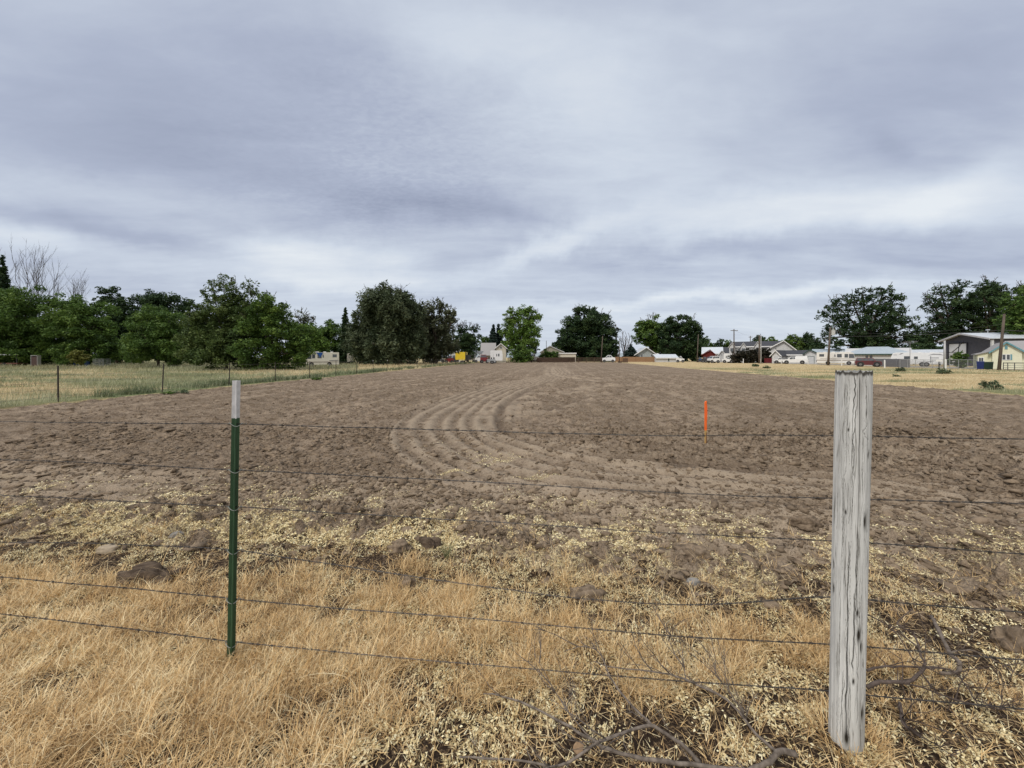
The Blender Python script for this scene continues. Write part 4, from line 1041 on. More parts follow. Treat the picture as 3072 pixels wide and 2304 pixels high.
def tree(name, label, Y, lobes, base_px, mat, group=None, ls_px=5.0, k=3.2, droop=0.0, tex=1.0, trunk_px=7, cat='tree', limbs=True, dy=.5, twigs=0, grow=1.12, seed=0):
    """lobes: (photo px, py, radius px[, density[, vertical stretch]]) at depth Y"""
    rng = np.random.default_rng(abs(hash(label)) % 1 + seed + int(Y*10) + int(base_px))
    X0 = XP(base_px, Y)
    o = thing(name, label, cat, (X0, Y, 0.0), 0, group)
    s = Y / F
    L = []
    for lb in lobes:
        px, py, r = lb[:3]; r *= grow; dens = lb[3] if len(lb) > 3 else 1.0; st = lb[4] if len(lb) > 4 else 1.0
        r_ = r*s
        yo = float(rng.uniform(-dy, dy)) * r_
        L.append(((XP(px, Y) - X0, yo, ZP(py, Y)), r_, r_*st, dens))
    V, Q, T, cen = foliage(L, ls_px*s, k, droop, tex, rng)
    np_mesh('crown', V, Q, mat, parent=o, fattr={'tone': T})
    if limbs:
        mb = MB(); zc = sum(l[0][2] for l in L)/len(L); r0 = max(.04, trunk_px*s/2)
        fork = Vector((0, 0, max(.4, min(l[0][2] - .4*l[2] for l in L)*.8)))
        top = Vector((sum(l[0][0] for l in L)/len(L)*.6, 0, zc))
        mb.tube([Vector((0, 0, -.1)), Vector((0, 0, fork.z*.5)), fork, (fork+top)/2 + Vector((.1, 0, 0)), top], [r0*1.25, r0, r0*.85, r0*.6, r0*.3], 8)
        for l in L:
            c = Vector(l[0]); a = fork.lerp(top, float(rng.uniform(.0, .5)))
            midp = a.lerp(c, .5) + Vector((0, 0, .08*(c-a).length))
            tip = c + (c - a).normalized()*l[1]*.5
            mb.tube([a, midp, c, tip], [r0*.5, r0*.36, r0*.22, r0*.06], 5)
        for c, rc in cen[::2]:
            c = Vector(c); n_ = min(L, key=lambda l: (Vector(l[0]) - c).length); a = Vector(n_[0])
            mb.tube([a, a.lerp(c, .6) + Vector((0, 0, .1*rc)), c], [r0*.16, r0*.10, r0*.03], 3)
    if twigs and limbs:
        tb = mb; rr = random.Random(int(base_px)+seed)
        sp = sorted(L, key=lambda l: -(l[0][2] + l[2]))[:max(2, len(L)//2)]
        for _ in range(twigs):
            l = rr.choice(sp); c = Vector(l[0]); a = rr.uniform(-1.2, 1.2)
            d = Vector((math.sin(a), rr.uniform(-.5, .5), math.cos(a)*1.1)).normalized()
            p = c + Vector((d.x*l[1], d.y*l[1], d.z*l[2]))*.75
            q = p + (d + Vector((rr.uniform(-.3, .3), 0, .3))).normalized()*l[1]*rr.uniform(.35, .75)
            m_ = p.lerp(q, .5) + Vector((rr.uniform(-.1, .1), 0, rr.uniform(-.1, .1)))*l[1]*.3
            tb.tube([p, m_, q], [.9*s, .7*s, .3*s], 3)
            for __ in range(3):
                b_ = p.lerp(q, rr.uniform(.3, .9)); e_ = b_ + Vector((rr.uniform(-1, 1), rr.uniform(-.6, .6), rr.uniform(.2, 1))).normalized()*l[1]*rr.uniform(.12, .3)
                tb.tube([b_, e_], [.55*s, .25*s], 3)
    if limbs: mb.build('trunk', TRUNK, o, smooth=True)
    return o

def conifer(name, label, Y, px, top, bot, hw, mat, group=None, ls_px=4.0, k=2.6, seed=0, layers=12):
    rng = np.random.default_rng(int(px)+seed); s = Y/F; X0 = XP(px, Y)
    o = thing(name, label, 'tree', (X0, Y, 0), 0, group)
    zt, zb = ZP(top, Y), max(.3, ZP(bot, Y)); L = []
    for i in range(layers):
        f = i/(layers-1); z = zt + (zb-zt)*f; R_ = hw*s*(.12 + .88*f**.9)
        nb = int(4 + 6*f); a0 = rng.uniform(0, 6.28)
        for j in range(nb):
            a = a0 + 2*math.pi*j/nb + rng.uniform(-.2, .2); rr_ = R_*rng.uniform(.5, .95)
            L.append(((math.cos(a)*rr_*.62, math.sin(a)*rr_*.62, z - .12*R_*rng.random()), R_*.42 + .1, (zt-zb)/layers*.75, 1.0))
    V, Q, T, cen = foliage(L, ls_px*s, k, .15, .35, rng)
    np_mesh('crown', V, Q, mat, parent=o, fattr={'tone': T})
    mb = MB(); mb.tube([(0, 0, -.1), (0, 0, zb+.5*(zt-zb)), (0, 0, zt)], [hw*s*.12, hw*s*.07, .03], 7)
    for (c, r, rz, d) in L[::2]: mb.tube([(0, 0, c[2]+.1), c], [.05, .02], 3)
    mb.build('trunk', TRUNK, o)
    return o

def bare_tree(name, label, Y, base_px, stems, mat, group=None, seed=0, w=1.0, cat='tree', zb=0.0):
    """stems: (px,py) tips reached from the base, each with side branches"""
    rr = random.Random(seed); s = Y/F; X0 = XP(base_px, Y)
    o = thing(name, label, cat, (X0, Y, 0), 0, group)
    mb = MB(); tw = mb
    top = max(ZP(p[1], Y) for p in stems); fork = Vector((0, 0, top*.28))
    mb.tube([(0, 0, -.1), fork*.6, fork], [5*s*w, 4*s*w, 3.4*s*w], 7)
    for px, py in stems:
        py = py + 24*(Y < 90)
        tip = Vector((XP(px, Y)-X0, rr.uniform(-1.5, 1.5), ZP(py, Y))); n = 7; pts = []
        for i in range(n+1):
            f = i/n; p = fork.lerp(tip, f); out = (1-(1-f)**2) - f
            p = p + Vector((tip.x*out*.5, tip.y*out*.5, 0)) + Vector((rr.uniform(-1, 1), rr.uniform(-1, 1), 0))*.012*top*(f > 0)*(f < 1)
            pts.append(p)
        mb.tube(pts, [w*s*(2.0*(1-i/n)+.45) for i in range(n+1)], 5)
        for i in range(2, n):
            for _ in range(3):
                p = pts[i].lerp(pts[i+1], rr.random()) ; d = (pts[i+1]-pts[i]).normalized()
                d = (d + Vector((rr.uniform(-.75, .75), rr.uniform(-.5, .5), rr.uniform(0, .4)))).normalized(); Ln = top*rr.uniform(.07, .20)
                q = p + d*Ln*.5; e = q + (d + Vector((rr.uniform(-.2, .2), 0, .35))).normalized()*Ln*.5
                tw.tube([p, q, e], [w*s*.75, w*s*.55, w*s*.28], 3)
                for __ in range(3):
                    b = p.lerp(e, rr.uniform(.3, .95)); tw.tube([b, b + (d + Vector((rr.uniform(-.8, .8), rr.uniform(-.4, .4), .4))).normalized()*Ln*.32], [w*s*.42, w*s*.2], 3)
    mb.build('trunk', mat, o, smooth=True)
    return o

G1 = 'trees along the left side of the pasture'; G2 = 'trees behind the far end of the field'; G3 = 'trees behind the houses on the right'
# left wood
for i, (px, w_, lab) in enumerate(((20, 46, 'dark low thicket at the very left under the wood'), (120, 44, 'dark low thicket behind the pale open cabinet'), (205, 42, 'dark low thicket left of the yellow-green bush'), (330, 46, 'dark low thicket right of the wire crate'), (410, 44, 'dark low thicket under the bright green tree'), (500, 44, 'dark low thicket left of the large double-peaked bush'), (600, 44, 'dark low thicket behind the left part of the large bush'), (955, 24, 'dark low thicket behind the cream motorhome'), (1040, 26, 'dark low thicket beside the faded camper'), (1110, 40, 'dark low thicket under the left of the great willow'), (1200, 40, 'dark low thicket under the right of the great willow'), (1285, 30, 'dark low thicket under the shaggy tree'))):
    tree('thicket_bush', lab, 92 if px > 900 else 84, [(px-w_*.7, 1055, w_*.6), (px, 1045, w_*.7), (px+w_*.7, 1055, w_*.6), (px-w_*.3, 1074, w_*.5), (px+w_*.4, 1074, w_*.5)], px, LM['deep'], 'thickets under the left wood', ls_px=6, k=2.2, seed=200+i, cat='bush', limbs=False)
bare_tree('dead_tree', 'tall leafless tree standing above the green trees at the far left', 78, 105, [(15, 765), (45, 752), (62, 742), (85, 748), (108, 745), (120, 770), (135, 790), (150, 775), (165, 800), (178, 815), (5, 790), (92, 790), (70, 790), (190, 840)], GREYBARK, G1, 1, .48)
bare_tree('dead_tree', 'smaller leafless tree right of the tall leafless one', 76, 222, [(198, 815), (215, 820), (232, 835), (245, 820), (252, 845), (205, 850), (228, 860)], GREYBARK, G1, 2, .45)
conifer('conifer_tree', 'dark spiky tree at the left edge beside the leafless tree', 74, 8, 782, 1060, 45, LM['deep'], G1)
tree('broadleaf_tree', 'broad dark green tree at the left edge of the wood', 66, [(30, 955, 75), (105, 935, 68), (-40, 970, 80), (60, 1030, 75), (140, 1010, 62), (10, 1050, 60), (110, 1062, 48)], 60, LM['green'], G1, seed=1, tex=1.3)
tree('broadleaf_tree', 'green rounded tree second from the left edge', 62, [(185, 950, 58), (250, 955, 62), (300, 985, 45), (200, 1020, 58), (280, 1035, 52), (235, 1062, 40), (330, 1050, 36)], 232, LM['green'], G1, seed=2, tex=1.3)
tree('broadleaf_tree', 'tall dark open-crowned tree between the rounded trees', 82, [(325, 885, 26, .8), (345, 925, 34, .8), (318, 960, 34, .9), (385, 915, 20, .8), (385, 955, 28), (290, 905, 16, .6), (355, 1000, 48), (400, 1000, 40)], 350, LM['deep'], G1, seed=3)
tree('broadleaf_tree', 'dark dome-shaped tree behind the bright green tree', 86, [(430, 915, 38), (478, 905, 36), (535, 920, 38), (575, 950, 36), (480, 970, 60), (560, 1000, 55), (420, 970, 45), (600, 985, 30)], 500, LM['deep'], G1, seed=4)
tree('broadleaf_tree', 'bright green bushy tree left of the large double-peaked bush', 57, [(455, 970, 46), (510, 985, 46), (410, 1010, 48), (470, 1030, 55), (535, 1030, 45), (560, 1000, 35), (395, 1055, 35), (520, 1065, 34)], 475, LM['green'], G1, seed=5, tex=1.2)
tree('broadleaf_tree', 'sprawling tree with a thin leafy open top, left half of the large bush', 47.5,
     [(612, 1000, 62), (680, 985, 70), (590, 1050, 52), (660, 1060, 56), (730, 1050, 60), (560, 1015, 38), (700, 930, 44, .75),
      (630, 862, 22, .32), (668, 848, 24, .35), (705, 870, 26, .4), (745, 862, 22, .3), (640, 905, 32, .45), (690, 900, 34, .5), (738, 905, 30, .42), (665, 940, 38, .7), (765, 880, 14, .25), (612, 880, 12, .3), (750, 950, 36), (745, 995, 44), (770, 930, 26), (600, 950, 26, .7)],
     680, LM['olive'], G1, ls_px=5.5, k=3.0, seed=6, tex=1.2, twigs=26)
tree('broadleaf_tree', 'wide dense dark bush tree, right half of the large bush', 46,
     [(805, 925, 38, .8), (800, 895, 18, .5), (845, 945, 34, .8), (780, 985, 60), (840, 1000, 58), (885, 1010, 40), (770, 1055, 55), (850, 1060, 50), (895, 1058, 34), (815, 1075, 36), (908, 1030, 24)],
     800, LM['green'], G1, ls_px=5.5, k=3.0, seed=7, tex=1.2, twigs=8)
tree('broadleaf_tree', 'thin airy tree top showing right of the large bush', 84, [(905, 955, 22, .3), (925, 975, 24, .4), (885, 985, 24, .5), (905, 1010, 34)], 905, LM['grey'], G1, seed=8, twigs=18)
tree('broadleaf_tree', 'small rounded green tree above the left end of the parked motorhome', 78, [(925, 1010, 36), (955, 1028, 30), (905, 1040, 34), (945, 1052, 24)], 930, LM['light'], G1, seed=9)
tree('broadleaf_tree', 'rounded mid green tree behind the parked motorhome', 92, [(980, 985, 28), (1005, 1010, 32), (960, 1010, 28), (990, 1040, 34), (1030, 1040, 30)], 985, LM['green'], G1, seed=10)
conifer('conifer_tree', 'dark conifer peeping from behind the left side of the great willow', 88, 1036, 930, 1075, 26, LM['deep'], G1, layers=10)
tree('willow_tree', 'huge rounded willow with grey-green drooping branches', 76,
     [(1155, 888, 34), (1160, 935, 62), (1195, 900, 32), (1122, 902, 32), (1232, 940, 38), (1120, 925, 45), (1195, 925, 46), (1085, 970, 44), (1150, 980, 62), (1225, 975, 42), (1085, 1030, 46), (1145, 1040, 52), (1200, 1035, 52), (1240, 1030, 36), (1060, 1010, 30), (1115, 1062, 34), (1180, 1066, 34)],
     1160, LM['willow'], G1, ls_px=5.5, droop=.35, seed=11, tex=1.3, twigs=26, trunk_px=14)
tree('willow_tree', 'shaggy greyish tree with ragged top right of the great willow', 84,
     [(1292, 930, 26, .7), (1322, 915, 18, .6), (1345, 940, 20, .7), (1280, 975, 38), (1325, 975, 34), (1270, 1025, 36), (1310, 1030, 40), (1345, 1030, 28), (1362, 955, 12, .5), (1295, 1062, 24), (1250, 960, 26)],
     1305, LM['grey'], G1, ls_px=5.0, droop=.35, seed=12, tex=1.2, twigs=30, trunk_px=12)
# far end
tree('broadleaf_tree', 'dark tree with dead branch tips behind the yellow truck box', 112, [(1400, 1000, 26), (1385, 1025, 26), (1415, 1025, 28), (1400, 1048, 28), (1378, 988, 12, .5), (1430, 985, 10, .4)], 1403, LM['deep'], G2, ls_px=4, seed=13, twigs=34)
tree('broadleaf_tree', 'small pale green tree left of the pointed conifers', 145, [(1448, 1025, 16), (1462, 1040, 16), (1440, 1045, 15), (1470, 1020, 9)], 1452, LM['green'], G2, ls_px=4, seed=14)
conifer('conifer_tree', 'pointed dark conifer, the left one of the pair above the white house', 140, 1480, 980, 1066, 30, LM['blue'], G2, layers=9)
conifer('conifer_tree', 'pointed dark conifer, the right one of the pair above the white house', 142, 1496, 978, 1066, 28, LM['blue'], G2, layers=9)
tree('broadleaf_tree', 'tall bright green tree with gaps in its crown right of the white gabled house', 126,
     [(1562, 945, 30), (1535, 955, 22), (1595, 955, 26), (1540, 990, 32), (1585, 990, 34), (1612, 985, 15, .7), (1522, 1000, 22, .8), (1560, 1020, 32), (1595, 1018, 26, .9), (1530, 1028, 24), (1550, 1046, 22), (1518, 1045, 16), (1588, 930, 14, .7), (1532, 932, 12, .7)],
     1562, LM['light'], G2, ls_px=4.5, k=2.5, seed=15, twigs=16, trunk_px=9)
tree('broadleaf_tree', 'low dark rounded tree behind the bright green tree', 150, [(1585, 1040, 16), (1600, 1048, 15), (1572, 1050, 14)], 1588, LM['deep'], G2, ls_px=4, seed=16)
tree('round_bush', 'rounded green bush at the end of the rail fence', 116, [(1562, 1060, 22), (1545, 1070, 17), (1585, 1066, 19), (1568, 1078, 16)], 1563, LM['green'], 'bushes by the rail fence', ls_px=4, seed=17, cat='bush', limbs=False)
tree('broadleaf_tree', 'massive dark rounded tree behind the long open shed', 142,
     [(1760, 962, 42), (1722, 980, 36), (1795, 975, 38), (1700, 1015, 34), (1750, 1015, 50), (1808, 1015, 40), (1685, 1045, 24), (1725, 1050, 34), (1775, 1050, 36), (1815, 1045, 32), (1672, 1050, 22), (1700, 1066, 24), (1740, 1068, 28), (1785, 1066, 28), (1820, 1066, 24), (1835, 1040, 20), (1832, 1000, 16, .8), (1775, 935, 16, .6), (1735, 940, 16, .7)],
     1760, LM['deep'], G2, ls_px=4.5, k=3.6, seed=18, tex=1.3, twigs=16, trunk_px=12)
tree('broadleaf_tree', 'thin scraggly branch of tree right of the massive dark tree', 146, [(1843, 985, 9, .4), (1855, 992, 8, .5), (1846, 1005, 8, .4)], 1848, LM['deep'], G2, ls_px=4, seed=19, twigs=14)
bare_tree('dead_tree', 'small bare tree between the two poles at the far end', 150, 1872, [(1870, 1000), (1880, 1005), (1890, 1012), (1898, 1020), (1878, 1020), (1862, 1015)], GREYBARK, G2, 5, .7)
conifer('conifer_tree', 'wide low blue-green spruce left of the grey house', 138, 1893, 1036, 1074, 30, LM['blue'], G2, layers=7)
tree('broadleaf_tree', 'mid green upright-twigged tree behind the grey house', 150,
     [(1930, 985, 22), (1962, 975, 26), (1918, 1005, 18, .8), (1950, 1005, 32), (1980, 1000, 26), (1965, 1030, 30), (1985, 1050, 24), (1925, 990, 18), (1935, 1020, 18, .7)], 1958, LM['green'], G2, ls_px=4.2, seed=20, twigs=20, trunk_px=9)
tree('broadleaf_tree', 'large dark green rounded tree right of the grey house', 146,
     [(2030, 975, 28), (2062, 978, 26), (2005, 1000, 30), (2045, 1010, 42), (2085, 1000, 22), (2000, 1040, 30), (2040, 1048, 34), (2080, 1040, 30), (2095, 1020, 20, .9), (2010, 1062, 22), (2050, 1066, 26), (2085, 1064, 24), (2100, 1050, 20), (2010, 962, 10, .6)], 2045, LM['deep'], G2, ls_px=4.5, k=3.6, seed=21, tex=1.2, twigs=10, trunk_px=10)
for i, (px, top, w_, lab) in enumerate(((2122, 1012, 13, 'small feathery green tree behind the red barn'), (2160, 1015, 11, 'slim dark tree above the white barn roof'), (2184, 1022, 13, 'small round tree left of the two-storey white house'), (2140, 1035, 16, 'low pale green tree line behind the white barn roof'))):
    tree('broadleaf_tree', lab, 178, [(px, top+9, w_*.8), (px-4, top+22, w_), (px+6, top+30, w_*1.1), (px, top+40, w_)], px, LM['green' if i % 2 == 0 else 'deep'], G3, ls_px=4, seed=30+i)
# dark hedge shrubs
for i, (px, py, r, hl) in enumerate(((2208, 1072, 17, 'leftmost dark purplish hedge bush, beside the silver-white pickup'), (2238, 1068, 20, 'dark purplish hedge bush behind the leftmost white post'), (2270, 1070, 20, 'dark purplish hedge bush behind the pair of poles'), (2302, 1068, 19, 'rightmost dark purplish hedge bush, behind the low maroon fence'))):
    tree('hedge_bush', hl, 104, [(px, py-4, r), (px-7, py+6, r*.8), (px+8, py+6, r*.8)], px, LM['wine'], 'dark hedge bushes', ls_px=4, seed=40+i, cat='bush', limbs=False)
tree('hedge_bush', 'olive flat-topped shrub over the dark roofed garage', 112, [(2370, 1050, 14), (2395, 1052, 13), (2350, 1056, 10)], 2375, LM['olive'], 'dark hedge bushes', ls_px=4, seed=45, cat='bush', limbs=False)
for i, (px, top, w_, m_, lab) in enumerate(((2277, 1004, 14, 'deep', 'dark tree behind the two-storey house roof'), (2318, 1010, 17, 'light', 'light green rounded tree behind the big white gable'), (2372, 1002, 22, 'green', 'green tree right of the big white gable'), (2415, 996, 26, 'deep', 'pointed dark tree behind the garages'), (2450, 1014, 16, 'deep', 'low dark tree left of the giant locust tree'))):
    tree('broadleaf_tree', lab, 150, [(px, top+w_*.6, w_*.55), (px-w_*.5, top+w_*1.3, w_*.75), (px+w_*.5, top+w_*1.3, w_*.75), (px, top+w_*2.1, w_*1.1)], px, LM[m_], G3, ls_px=4, seed=50+i, twigs=4)
tree('broadleaf_tree', 'giant dark open-branched tree behind the light blue roofs', 102,
     [(2590, 885, 22, .6), (2640, 880, 24, .6), (2560, 905, 28, .7), (2610, 920, 34, .8), (2660, 915, 30, .75), (2515, 915, 24, .5), (2490, 945, 24, .5), (2540, 955, 34, .75), (2600, 970, 42), (2655, 965, 38, .85), (2705, 945, 28, .6), (2730, 975, 24, .6), (2500, 990, 26, .5), (2480, 1015, 18, .5), (2550, 1010, 36), (2610, 1025, 42), (2670, 1015, 40), (2720, 1015, 30, .8), (2570, 1045, 26), (2650, 1048, 30), (2500, 1030, 20, .7)],
     2605, LM['deep'], G3, ls_px=5.0, k=2.4, tex=1.5, seed=60, twigs=20, trunk_px=14)
tree('broadleaf_tree', 'dark spreading tree with sky gaps left of the metal workshop roof', 98,
     [(2830, 885, 26, .6), (2870, 870, 26, .6), (2800, 915, 24, .5), (2845, 930, 38, .75), (2895, 915, 34, .75), (2815, 965, 30, .6), (2870, 970, 38, .8), (2795, 1000, 26, .6), (2840, 1010, 34), (2890, 1015, 34), (2780, 1025, 24), (2750, 1030, 20), (2790, 890, 12, .3)],
     2868, LM['deep'], G3, ls_px=5.0, k=2.6, tex=1.5, seed=61, twigs=20, trunk_px=14)
tree('broadleaf_tree', 'tallest dark tree behind the metal workshop', 94,
     [(2955, 862, 26, .6), (3000, 868, 28, .6), (2930, 900, 34, .8), (2985, 905, 40, .9), (3040, 890, 28, .6), (2920, 950, 36), (2980, 955, 44), (2940, 1000, 40), (3000, 1000, 42), (3050, 930, 40, .8), (3070, 870, 22, .4)],
     2965, LM['deep'], G3, ls_px=5.0, k=2.8, tex=1.5, seed=62, twigs=20, trunk_px=14)
tree('broadleaf_tree', 'mid green tree at the right edge leaning over the yellow house', 66,
     [(3045, 920, 34, .9), (3090, 900, 44), (3035, 965, 34), (3085, 960, 50), (3050, 1010, 30), (3100, 1020, 50), (3140, 930, 60), (3140, 1000, 60)],
     3110, LM['green'], G3, ls_px=6, k=2.8, tex=1.4, seed=63, trunk_px=18)
tree('broadleaf_tree', 'low dark foliage mass behind the travel trailers', 92, [(2760, 1050, 24), (2800, 1052, 24), (2835, 1055, 24), (2735, 1055, 18)], 2790, LM['deep'], G3, ls_px=5, seed=64)
# shrubs on the ground
tree('yellow_bush', 'small yellow-green bush at the foot of the left wood', 56, [(240, 1062, 14), (228, 1074, 12), (252, 1074, 12), (240, 1082, 12)], 240, LM['yellow'], None, ls_px=5, seed=70, cat='bush', limbs=False)
tree('green_bush', 'green bush before the white door of the metal workshop', 55, [(2880, 1070, 14), (2868, 1080, 12), (2893, 1080, 12), (2880, 1090, 13)], 2880, LM['green'], None, ls_px=5, seed=71, cat='bush', twigs=5)
tree('round_bush', 'clipped bushes before the small dark-roofed house at the far end', 128, [(1640, 1062, 14), (1662, 1064, 12), (1628, 1070, 10), (1650, 1072, 12)], 1645, LM['green'], 'bushes by the rail fence', ls_px=4, seed=72, cat='bush', limbs=False)
for i, (px, py, r, lab) in enumerate(((2975, 1160, 24, 'spiky sage green weed near the right edge, nearest the soil'), (2830, 1115, 16, 'low grey-green weed by the tall white-based pole'), (2700, 1110, 11, 'small weed right of the maroon pickup'), (2266, 1096, 9, 'round weed on the verge below the dark hedge'), (2690, 1128, 8, 'tiny green weed on the dry strip'), (2300, 1102, 8, 'small pale weed right of the round weed'))):
    Y = F*EYE/(py + r*.55 - HY)
    tree('weed', lab, Y, [(px, py - r*.1, r*.8, 1, .75), (px-r*.7, py+r*.1, r*.5, 1, .7), (px+r*.7, py+r*.1, r*.5, 1, .7)], px, LM['sage'], 'weeds on the dry verge', ls_px=5, k=2.4, seed=80+i, cat='weed', limbs=False, twigs=8)
for i, (px, py, r, lab) in enumerate(((545, 1176, 15, 'clump of dusty green weeds by the second fence post'), (950, 1136, 11, 'dark green weed clump below the motorhome'), (505, 1180, 12, 'low weed clump at the soil edge'))):
    Y = F*EYE/(py + r*.4 - HY)
    tree('weed', lab, Y, [(px, py, r*.7, 1, .5), (px-r, py+r*.15, r*.6, 1, .5), (px+r, py+r*.1, r*.6, 1, .5)], px, LM['green' if i else 'sage'], 'weeds along the wire fence', ls_px=5, k=2.4, seed=90+i, cat='weed', limbs=False)
def wispy():
    Y = 3.05; X = XP(1340, Y); o = MB(); rr = random.Random(4)
    for _ in range(26):
        a = rr.uniform(0, 6.28); p = Vector((0, 0, 0)); d = Vector((math.cos(a)*.35, math.sin(a)*.35, 1)).normalized(); pts = [p]
        for k in range(5): d = (d + Vector((rr.uniform(-.25, .25), rr.uniform(-.25, .25), -.05))).normalized(); p = p + d*rr.uniform(.015, .035); pts.append(p)
        o.tube(pts, [.0016, .0014, .0012, .001, .0008, .0004], 3)
        for k in range(1, 5):
            q = pts[k]; o.tube([q, q + Vector((rr.uniform(-.03, .03), rr.uniform(-.03, .03), .02))], [.0009, .0004], 3)
    b = o.build('weed', pm('wispy_weed', (0.13, 0.15, 0.07), (0.22, 0.22, 0.11), 30), None); b.location = (X, Y, H(X, Y)); tag(b, 'wispy little green weed growing between the clods below the fourth wire', 'weed')
wispy()

# distant hill, with the paling of far haze painted into its colour
def hill():
    n = 60; V = []
    for j, f in enumerate((0, .35, .7, 1.0, .8)):
        for i in range(n):
            x = -1500 + 3000*i/(n-1); h = (18 + 46*fbm(np.array([x]), np.array([0.]), 700, 3, 201)[0])
            V.append((x, 2300 + j*160, -2 + h*f))
    V = np.array(V); idx = np.arange(5*n).reshape(5, n)
    Q = np.stack([idx[:-1, :-1], idx[:-1, 1:], idx[1:, 1:], idx[1:, :-1]], -1).reshape(-1, 4)
    o = np_mesh('hills', V, Q, pm('distant_hazed_slopes', (0.30, 0.34, 0.36), (0.25, 0.30, 0.33), .01, 1), smooth=True); o['kind'] = 'structure'; o['label'] = 'low pale ridge on the horizon'
hill()

# ------------------------------------------------------------ placing: a frame that faces the camera side
def place(px0, px1, Y, turn=0.0):
    """root point under the middle of px0..px1 at depth Y, heading, and local x-extent"""
    cx = XP((px0+px1)/2, Y); phi = -math.atan2(cx, Y) + R(turn)
    def t(px):
        k = (px-CX)/F; return (k*Y - cx) / (math.cos(phi) - k*math.sin(phi))
    return (cx, Y, 0.0), phi, t(px0), t(px1)

WHITE = pm('white_siding', (0.54, 0.545, 0.55), (0.47, 0.475, 0.48), 3, .7, wave=('Z', 1.1, .02))
CREAM = pm('cream_siding', (0.58, 0.54, 0.44), (0.50, 0.46, 0.37), 3, .7)
GREYW = pm('grey_green_siding', (0.33, 0.36, 0.36), (0.28, 0.31, 0.31), 3, .8, wave=('Z', 1.1, .02))
TRIM = pm('white_trim', (0.74, 0.74, 0.73), None, 3, .6)
DARKROOF = pm('dark_shingles', (0.065, 0.068, 0.08), (0.04, 0.042, 0.05), 14, .9)
GREYROOF = pm('weathered_grey_shingles', (0.34, 0.33, 0.33), (0.26, 0.25, 0.25), 12, .9)
METROOF = pm('pale_metal_roof', (0.62, 0.66, 0.70), (0.54, 0.58, 0.63), 2, .45, metal=.2, wave=('X', 1.4, .02, 'SIN'))
BLUEROOF = pm('light_blue_metal_roof', (0.42, 0.48, 0.53), (0.36, 0.42, 0.47), 2, .5, metal=.1, wave=('X', 1.4, .02, 'SIN'))
GLASS = pm('window_glass', (0.035, 0.045, 0.055), (0.07, 0.08, 0.09), 2, .08, spec=.9)
RED = pm('barn_red', (0.13, 0.016, 0.012), (0.08, 0.011, 0.009), 5, .8, wave=('X', 1.2, .02))
DARKTRIM = pm('dark_green_trim', (0.04, 0.07, 0.06), None, 5, .6)
PALEDOOR = pm('pale_door', (0.50, 0.51, 0.52), (0.44, 0.45, 0.46), 3, .6, wave=('Z', .6, .01))

